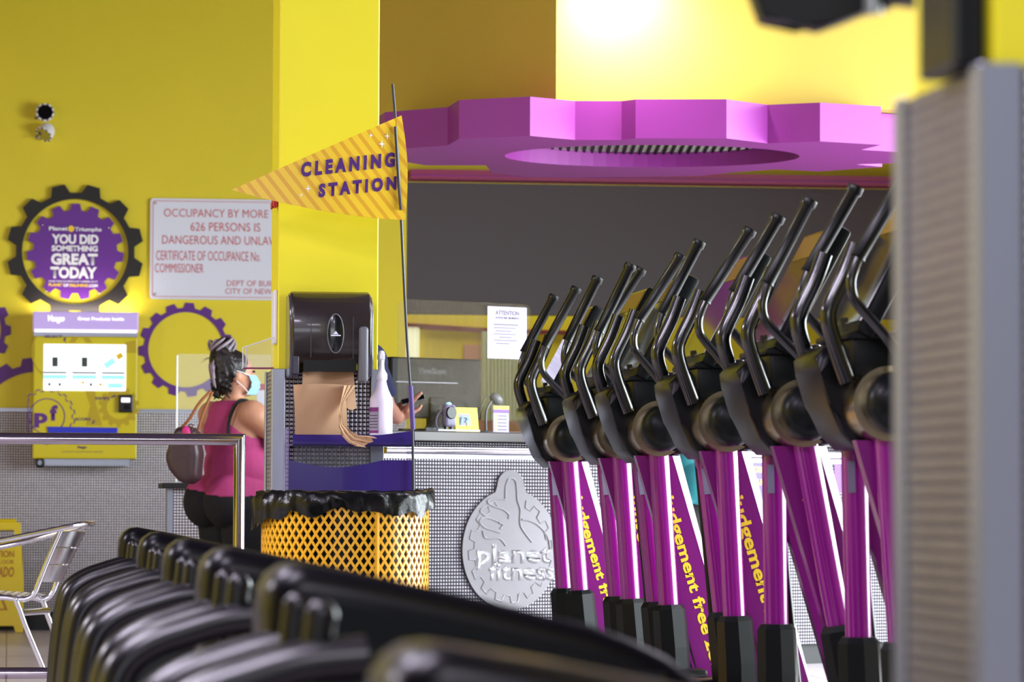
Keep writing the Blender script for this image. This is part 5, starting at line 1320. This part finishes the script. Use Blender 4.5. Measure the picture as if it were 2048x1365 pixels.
# ================================================================== row of ellipticals
HZ = 1.072
def swing(bm, deg):
    bm.transform(Matrix.Translation((0, 0, HZ)) @ Matrix.Rotation(math.radians(deg), 4, 'Y') @ Matrix.Translation((0, 0, -HZ)))
def elliptical(label, loc, near_deg, far_deg, low_near, low_far):
    """local x = along the machine (user's side is -x), y = away along the row; rotation +deg tips the grip top to +x"""
    t = thing('elliptical_trainer', label, 'exercise machine', loc, 0, 'elliptical trainers in a row')
    Z = HZ
    for side, deg, ldeg in ((-1, near_deg, low_near), (1, far_deg, low_far)):
        y = side * 0.27; yo = y + side * 0.045; yl = side * 0.20
        b = BM(); tube(b, [(x, yo + (0 if z > 0.3 else 0), Z + z) for x, z in ((-0.095, 0.42), (-0.118, 0.365), (-0.127, 0.325), (-0.117, 0.28), (-0.072, 0.226), (-0.026, 0.173), (0.0, 0.125), (0.004, 0.05))], 0.0145, 10, sub=5); swing(b, deg)
        arm = obj('moving_arm', b, 'gloss_black', t, smooth=60)
        b = BM(); tube(b, [(-0.108, yo, Z + .395), (-0.104, yo, Z + .402), (0.028, yo, Z + .622), (0.031, yo, Z + .627), (0.041, yo, Z + .644)], [0.0225, 0.0205, 0.0205, 0.0255, 0.024], 12); swing(b, deg); obj('grip', b, 'black', arm, smooth=50)
        b = BM(); tube(b, [(0.0, yl, Z - 0.04), (0.128, yl, Z - 0.70)], 0.0385, 16); swing(b, ldeg)
        lo = obj('lower_arm', b, 'purple', t, smooth=60)
        b = BM(); tube(b, [(0.118, yl, Z - 0.645), (0.121, yl, Z - 0.662), (0.150, yl, Z - 0.80), (0.172, yl, Z - 0.93)], [0.050, 0.062, 0.066, 0.066], 8, caps=True); swing(b, ldeg); obj('pivot_boot', b, 'housing', lo)
        if side == 1:
            b = BM(); box(b, -0.010, 0.012, -0.001, 0.0, -0.045, 0.045, mtx=Matrix.Translation((0.012, yl - 0.0388, Z - 0.20)) @ Matrix.Rotation(-0.2, 4, 'Y')); swing(b, ldeg); obj('warning_sticker', b, 'gray_plastic', lo)
        b = BM(); lathe(b, [(0.001, -0.06), (0.086, -0.06), (0.0865, 0.0), (0.083, 0.026), (0.070, 0.05), (0.045, 0.066), (0.001, 0.074)], 28, axis='y', org=(0, y + side * 0.03, Z))
        if side == 1:
            for v in b.verts: v.co.y = 2 * (y + side * 0.03) - v.co.y
        obj('hub_cap', b, 'housing', t, smooth=40)
        # flat link with the slogan: broad face to the aisle, bevelled along its outer edge
        y0 = yl + (0.035 if side == -1 else 0.045); T_ = 0.99
        b = BM(); rows = []
        for tt in (0.0, T_):
            xr, zr_ = 0.058 + tt * 0.2665, -0.10 - tt * 0.900
            ch = 0.034 - 0.022 * tt
            wl = 0.140 if side == -1 else 0.088
            rows.append([b.verts.new(p) for p in ((xr - wl, y0, Z + zr_), (xr, y0, Z + zr_), (xr + ch, y0 + 0.034, Z + zr_), (xr + ch, y0 + 0.05, Z + zr_), (xr - wl, y0 + 0.05, Z + zr_))])
        for q in range(5): b.faces.new((rows[0][q], rows[0][(q + 1) % 5], rows[1][(q + 1) % 5], rows[1][q]))
        b.faces.new(rows[0]); b.faces.new(rows[1][::-1])
        lk = obj('pedal_link', b, 'purple_flat', t)
        if side == -1:
            b = BM(); lettering(b, 'judgement free zone', 0.0, 0.735, 0.0, 0.047, 0, 0.03)
            e1_, e2_ = Vector((0.2840, 0, -0.9588)), Vector((0.9588, 0, 0.2840))
            for v in b.verts: v.co = Vector((0.058, y0 - 0.0012, Z - 0.10)) + e1_ * (v.co.x + 0.135) + e2_ * (v.co.z - 0.080)
            obj('slogan', b, 'text_yellow', lk, label='yellow judgement free zone lettering')
        b = BM(); ball(b, (0.07, y + side * -0.045, Z - 0.035), (0.066, 0.05, 0.062), 16); obj('link_joint', b, 'housing', t, smooth=180)
        # pedal and its carriage
        b = BM(); box(b, 0.12, 0.30, y - 0.09, y + 0.05, 0.115, 0.155, 0.015, 2); box(b, -0.28, 0.16, y - 0.085, y + 0.05, 0.15, 0.185, 0.015, 2); obj('pedal', b, 'black', t, smooth=40)
        # fixed handlebar
        yf = side * 0.20
        b = BM(); tube(b, [(-0.090, yf, Z + 0.44), (-0.120, yf, Z + 0.36), (-0.158, yf, Z + 0.28), (-0.168, yf, Z + 0.235), (-0.152, yf, Z + 0.17), (-0.112, yf, Z + 0.06)], 0.0235, 12, sub=4); obj('fixed_handlebar', b, 'gloss_black', t, smooth=60)
    b = BM(); lathe(b, [(0.104, -0.25), (0.104, 0.25)], 36, axis='y', org=(-0.004, 0, Z)); obj('drum', b, 'drum', t, smooth=40)
    # moulded housing round the drum, up to the console foot
    pf = [(-0.18, Z + 0.13), (-0.168, Z + 0.09), (-0.140, Z + 0.0), (-0.105, Z - 0.08), (-0.06, Z - 0.125), (0.10, Z - 0.125), (0.12, Z - 0.02), (0.10, Z + 0.10), (0.07, Z + 0.165), (-0.06, Z + 0.18), (-0.15, Z + 0.165)]
    b = BM(); prism(b, pf, -0.10, 0.235, 0.035, 3); obj('housing', b, 'hood', t, smooth=50)
    b = BM(); box(b, -0.10, 0.075, -0.20, 0.20, Z + 0.07, Z + 0.19, 0.014, 2); box(b, -0.115, 0.085, -0.215, 0.215, Z + 0.178, Z + 0.198, 0.008, 2); obj('bottle_shelf', b, 'housing', t, smooth=40)
    for sy in (-0.13, 0.13):
        b = BM(); ball(b, (0.06, sy, Z + 0.20), (0.022, 0.03, 0.016), 12); obj('shelf_knob', b, 'gloss_black', t, smooth=180)
    # console: tilted slab, glossy display towards the user
    tm = Matrix.Translation((-0.095, 0, Z + 0.20)) @ Matrix.Rotation(math.radians(28), 4, 'Y')
    b = BM(); box(b, 0.0, 0.05, -0.235, 0.235, 0.0, 0.43, 0.012, 2, mtx=tm); cn = obj('console', b, 'housing', t, smooth=40)
    b = BM(); box(b, -0.004, 0.002, -0.222, 0.222, 0.03, 0.42, 0.002, 1, mtx=tm); obj('display', b, 'screen', cn)
    b = BM(); box(b, -0.006, -0.003, -0.20, 0.20, 0.325, 0.41, mtx=tm); obj('display_reflection', b, 'olive', cn, label='mustard reflection of the yellow walls painted on the display')  # flat strip coloured like the yellow walls mirrored in the screen
    b = BM(); tube(b, [(-0.03, 0, Z + 0.15), (-0.04, 0, Z + 0.25)], 0.05, 10); obj('console_neck', b, 'housing', t, smooth=60)
    # upright, base and stabilisers
    b = BM(); tube(b, [(0.0, 0.30, Z - 0.06), (0.05, 0.30, 0.5), (0.09, 0.28, 0.06)], [0.026, 0.026, 0.03], 12); tube(b, [(0.0, 0.20, Z - 0.07), (0.0, 0.31, Z - 0.07)], 0.03, 10); tube(b, [(0.09, 0.28, 0.06), (0.09, 0.0, 0.06)], 0.03, 10); obj('upright', b, 'hood', t, smooth=60)
    b = BM(); box(b, -0.75, 0.65, -0.06, 0.06, 0.03, 0.10, 0.02, 2); box(b, 0.50, 0.60, -0.33, 0.33, 0.0, 0.06, 0.02, 2); box(b, -0.75, -0.65, -0.30, 0.30, 0.0, 0.06, 0.02, 2); obj('base_frame', b, 'hood', t, smooth=40)
    return t
names = ['black and purple elliptical trainer farthest from the camera, beside the round logo plaque',
         'second purple elliptical trainer of the row counting from the logo plaque',
         'third purple elliptical trainer of the row, just before the teal person',
         'fourth purple elliptical trainer of the row, just past the teal person',
         'fifth purple elliptical trainer of the row, its purple lower arm tilted most',
         'nearest purple elliptical trainer, cut off by the blurred column on the right']
EL = [(1094, 16.06, -2.5, -3, 6.3, 7), (1195, 14.68, 1.5, -5, 7, 6), (1267, 13.84, 2, -5.5, 7, 5), (1399, 12.52, 1.5, -3.5, 8, 4.5), (1545, 11.32, -3.5, -0.5, 0.2, 10), (1713, 10.2, -0.5, -1, 7, 9.5)]
for (pxl, D, nd_, fd_, ln_, lf_), nm in zip(EL, names):
    p = W(pxl, 840, D); elliptical(nm, (p.x + 0.116, p.y + 0.32, 0), nd_, fd_, ln_, lf_)

# ================================================================== row of low black machines in front
def cardio(label, loc):
    t = thing('exercise_machine', label, 'exercise machine', loc, 0, 'low black machines in the foreground')
    W2 = 0.30
    # tall hood: rounded corner on the user's side, long sloping nose
    b = BM()
    pf = [(0.0, 0.50), (0.0, 0.640), (0.004, 0.672), (0.016, 0.694), (0.036, 0.708), (0.060, 0.711), (0.18, 0.690), (0.30, 0.664), (0.38, 0.644), (0.46, 0.626), (0.52, 0.604), (0.57, 0.580), (0.61, 0.550), (0.66, 0.50), (0.70, 0.40), (0.72, 0.2), (0.72, 0.03), (0.10, 0.03), (0.04, 0.30)]
    def inset(poly, d):
        out = []; n = len(poly)
        for i in range(n):
            a, p, c_ = Vector(poly[i - 1]), Vector(poly[i]), Vector(poly[(i + 1) % n])
            e = (p - a).normalized() + (c_ - p).normalized(); e.normalize(); out.append((p.x + e.y * d, p.y - e.x * d))
        return out
    # rounded shoulders on both sides
    secs = [(0.0, 0.040), (0.004, 0.026), (0.014, 0.012), (0.034, 0.0), (W2 - 0.034, 0.0), (W2 - 0.014, 0.012), (W2, 0.040)]
    rows = [[b.verts.new((x, y, z)) for x, z in inset(pf, d)] for y, d in secs]
    for A, Bq in zip(rows, rows[1:]):
        for i in range(len(pf)): b.faces.new((A[i], A[(i + 1) % len(pf)], Bq[(i + 1) % len(pf)], Bq[i]))
    b.faces.new(rows[0]); b.faces.new(rows[-1][::-1])
    hood = obj('hood', b, 'hood', t, smooth=45)
    b = BM(); prism(b, [q for q in inset(pf, 0.044) if q[1] > 0.5], -0.003, 0.01, 0.002, 1); obj('cheek_plate', b, 'hood_side', hood, smooth=35)
    b = BM(); ball(b, (0.082, -0.004, 0.650), (0.008, 0.006, 0.008), 10); obj('cheek_screw', b, 'lens', hood, smooth=180)
    b = BM(); prism(b, [(0.14, 0.60), (0.56, 0.56), (0.56, 0.545), (0.14, 0.585)], -0.009, 0.0, 0.002, 1); obj('cheek_groove', b, 'gloss_black', hood)
    # two padded rails curving out and down on the user's side
    for y in (0.04, -0.42):
        b = BM(); tube(b, [(0.10, y, 0.600), (0.02, y, 0.592), (-0.05, y, 0.572), (-0.105, y, 0.552), (-0.150, y, 0.520), (-0.172, y, 0.470), (-0.185, y, 0.38), (-0.196, y, 0.25), (-0.205, y, 0.03)], [0.034, 0.034, 0.034, 0.034, 0.036, 0.037, 0.037, 0.037, 0.037], 14, sub=4, flat=(1.35, 0.85)); rl = obj('side_rail', b, 'rail', t, smooth=60)
    b = BM(); prism(b, [(-0.16, 0.03), (-0.15, 0.36), (-0.10, 0.47), (0.0, 0.53), (0.12, 0.56), (0.55, 0.53), (0.70, 0.30), (0.72, 0.03)], -0.40, 0.0, 0.03, 3); obj('lower_shroud', b, 'hood', t, smooth=40)
    # two upright grip posts with domed caps, small pale lever
    for y in (-0.03, -0.42):
        b = BM(); tube(b, [(0.022, y, 0.50), (0.036, y, 0.60), (0.042, y, 0.650)], 0.0205, 16); po_ = obj('grip_post', b, 'black', t, smooth=60)
        b = BM(); ball(b, (0.0425, y, 0.652), (0.0215, 0.0215, 0.022), 16); obj('post_cap', b, 'rail', po_, smooth=180)
    b = BM(); tube(b, [(0.05, -0.14, 0.565), (0.085, -0.16, 0.585), (0.11, -0.17, 0.598)], [0.006, 0.010, 0.008], 8, flat=(1.4, .7)); obj('lever', b, 'gray_plastic', t, smooth=60)
    b = BM(); box(b, -0.24, 0.78, -0.44, -0.38, 0.0, 0.05, 0.015, 2); box(b, -0.24, 0.78, 0.20, 0.26, 0.0, 0.05, 0.015, 2); obj('foot_frame', b, 'black', t, smooth=40)
    return t
cl = ['low black machine at the far end of the foreground row, by the steel rail post',
      'second low black machine of the foreground row from the far end',
      'third low black machine of the foreground row, in front of the yellow wire bin',
      'fourth low black machine of the foreground row, hood ending below the logo plaque',
      'fifth low black machine of the foreground row, hood ending below the purple arms',
      'nearest low black machine, large and blurred along the bottom edge']
base = None
for D, nm in zip((12.0, 10.2, 8.5, 6.9, 5.2, 3.5), cl):
    X = -1.254 + 0.1343 * (12 - D); p = W(1024 + X / D * F, 1000, D)
    if base is None: base = cardio(nm, (p.x, p.y, 0))
    else:
        o = dup(base, (p.x, p.y, 0), nm)
        if D < 4: o.scale = (1, 1, 0.93)

# black monitor on an arm at the head of the near column
t = thing('wall_monitor', 'black blurred screen on an arm beside the near column top', 'monitor', (RC.x - 0.05, RC.y + 0.6, 1.55))
D_ = 4.75
P0 = [W(x, y, D_) for x, y in ((1490, -60), (1524, 38), (1600, 44), (1642, 56), (1690, 40), (1735, 22), (1790, 10), (1800, -60))]
o0 = Vector(t.location)
b = BM()
a_ = [b.verts.new(p - o0) for p in P0]; c_ = [b.verts.new(p - o0 + FW * 0.10) for p in P0]; n = len(a_)
f0 = b.faces.new(a_); f1 = b.faces.new(c_[::-1])
for i in range(n): b.faces.new((a_[i], c_[i], c_[(i + 1) % n], a_[(i + 1) % n]))
bmesh.ops.bevel(b, geom=f0.edges[:] + f1.edges[:], offset=0.006, segments=2, affect='EDGES')
obj('casing', b, 'hood', t, smooth=40)
b = BM(); p = W(1745, -60, D_ - 0.02) - o0; q = W(1746, 28, D_ - 0.02) - o0; tube(b, [p, q], 0.011, 10); obj('bracket_pin', b, 'steel', t, smooth=60)
b = BM(); p = W(1770, -20, D_ + 0.05) - o0; q = W(1870, -10, D_ - 0.2) - o0; tube(b, [p, q, q + Vector((0.03, -0.1, 0))], 0.02, 10); obj('wall_arm', b, 'black', t, smooth=60)
b = BM(); q0 = RC + Vector((-0.028, 0, 0)); zz = W(1900, 135, 4.2).z
box(b, q0.x - 0.012, q0.x + 0.027, RC.y + 0.03, RC.y + 0.19, zz, zz + 0.4, 0.006, 2)
obj('shade_plate', b, 'black', t, world=True)  # black plate put in for the shade on the column's upper side
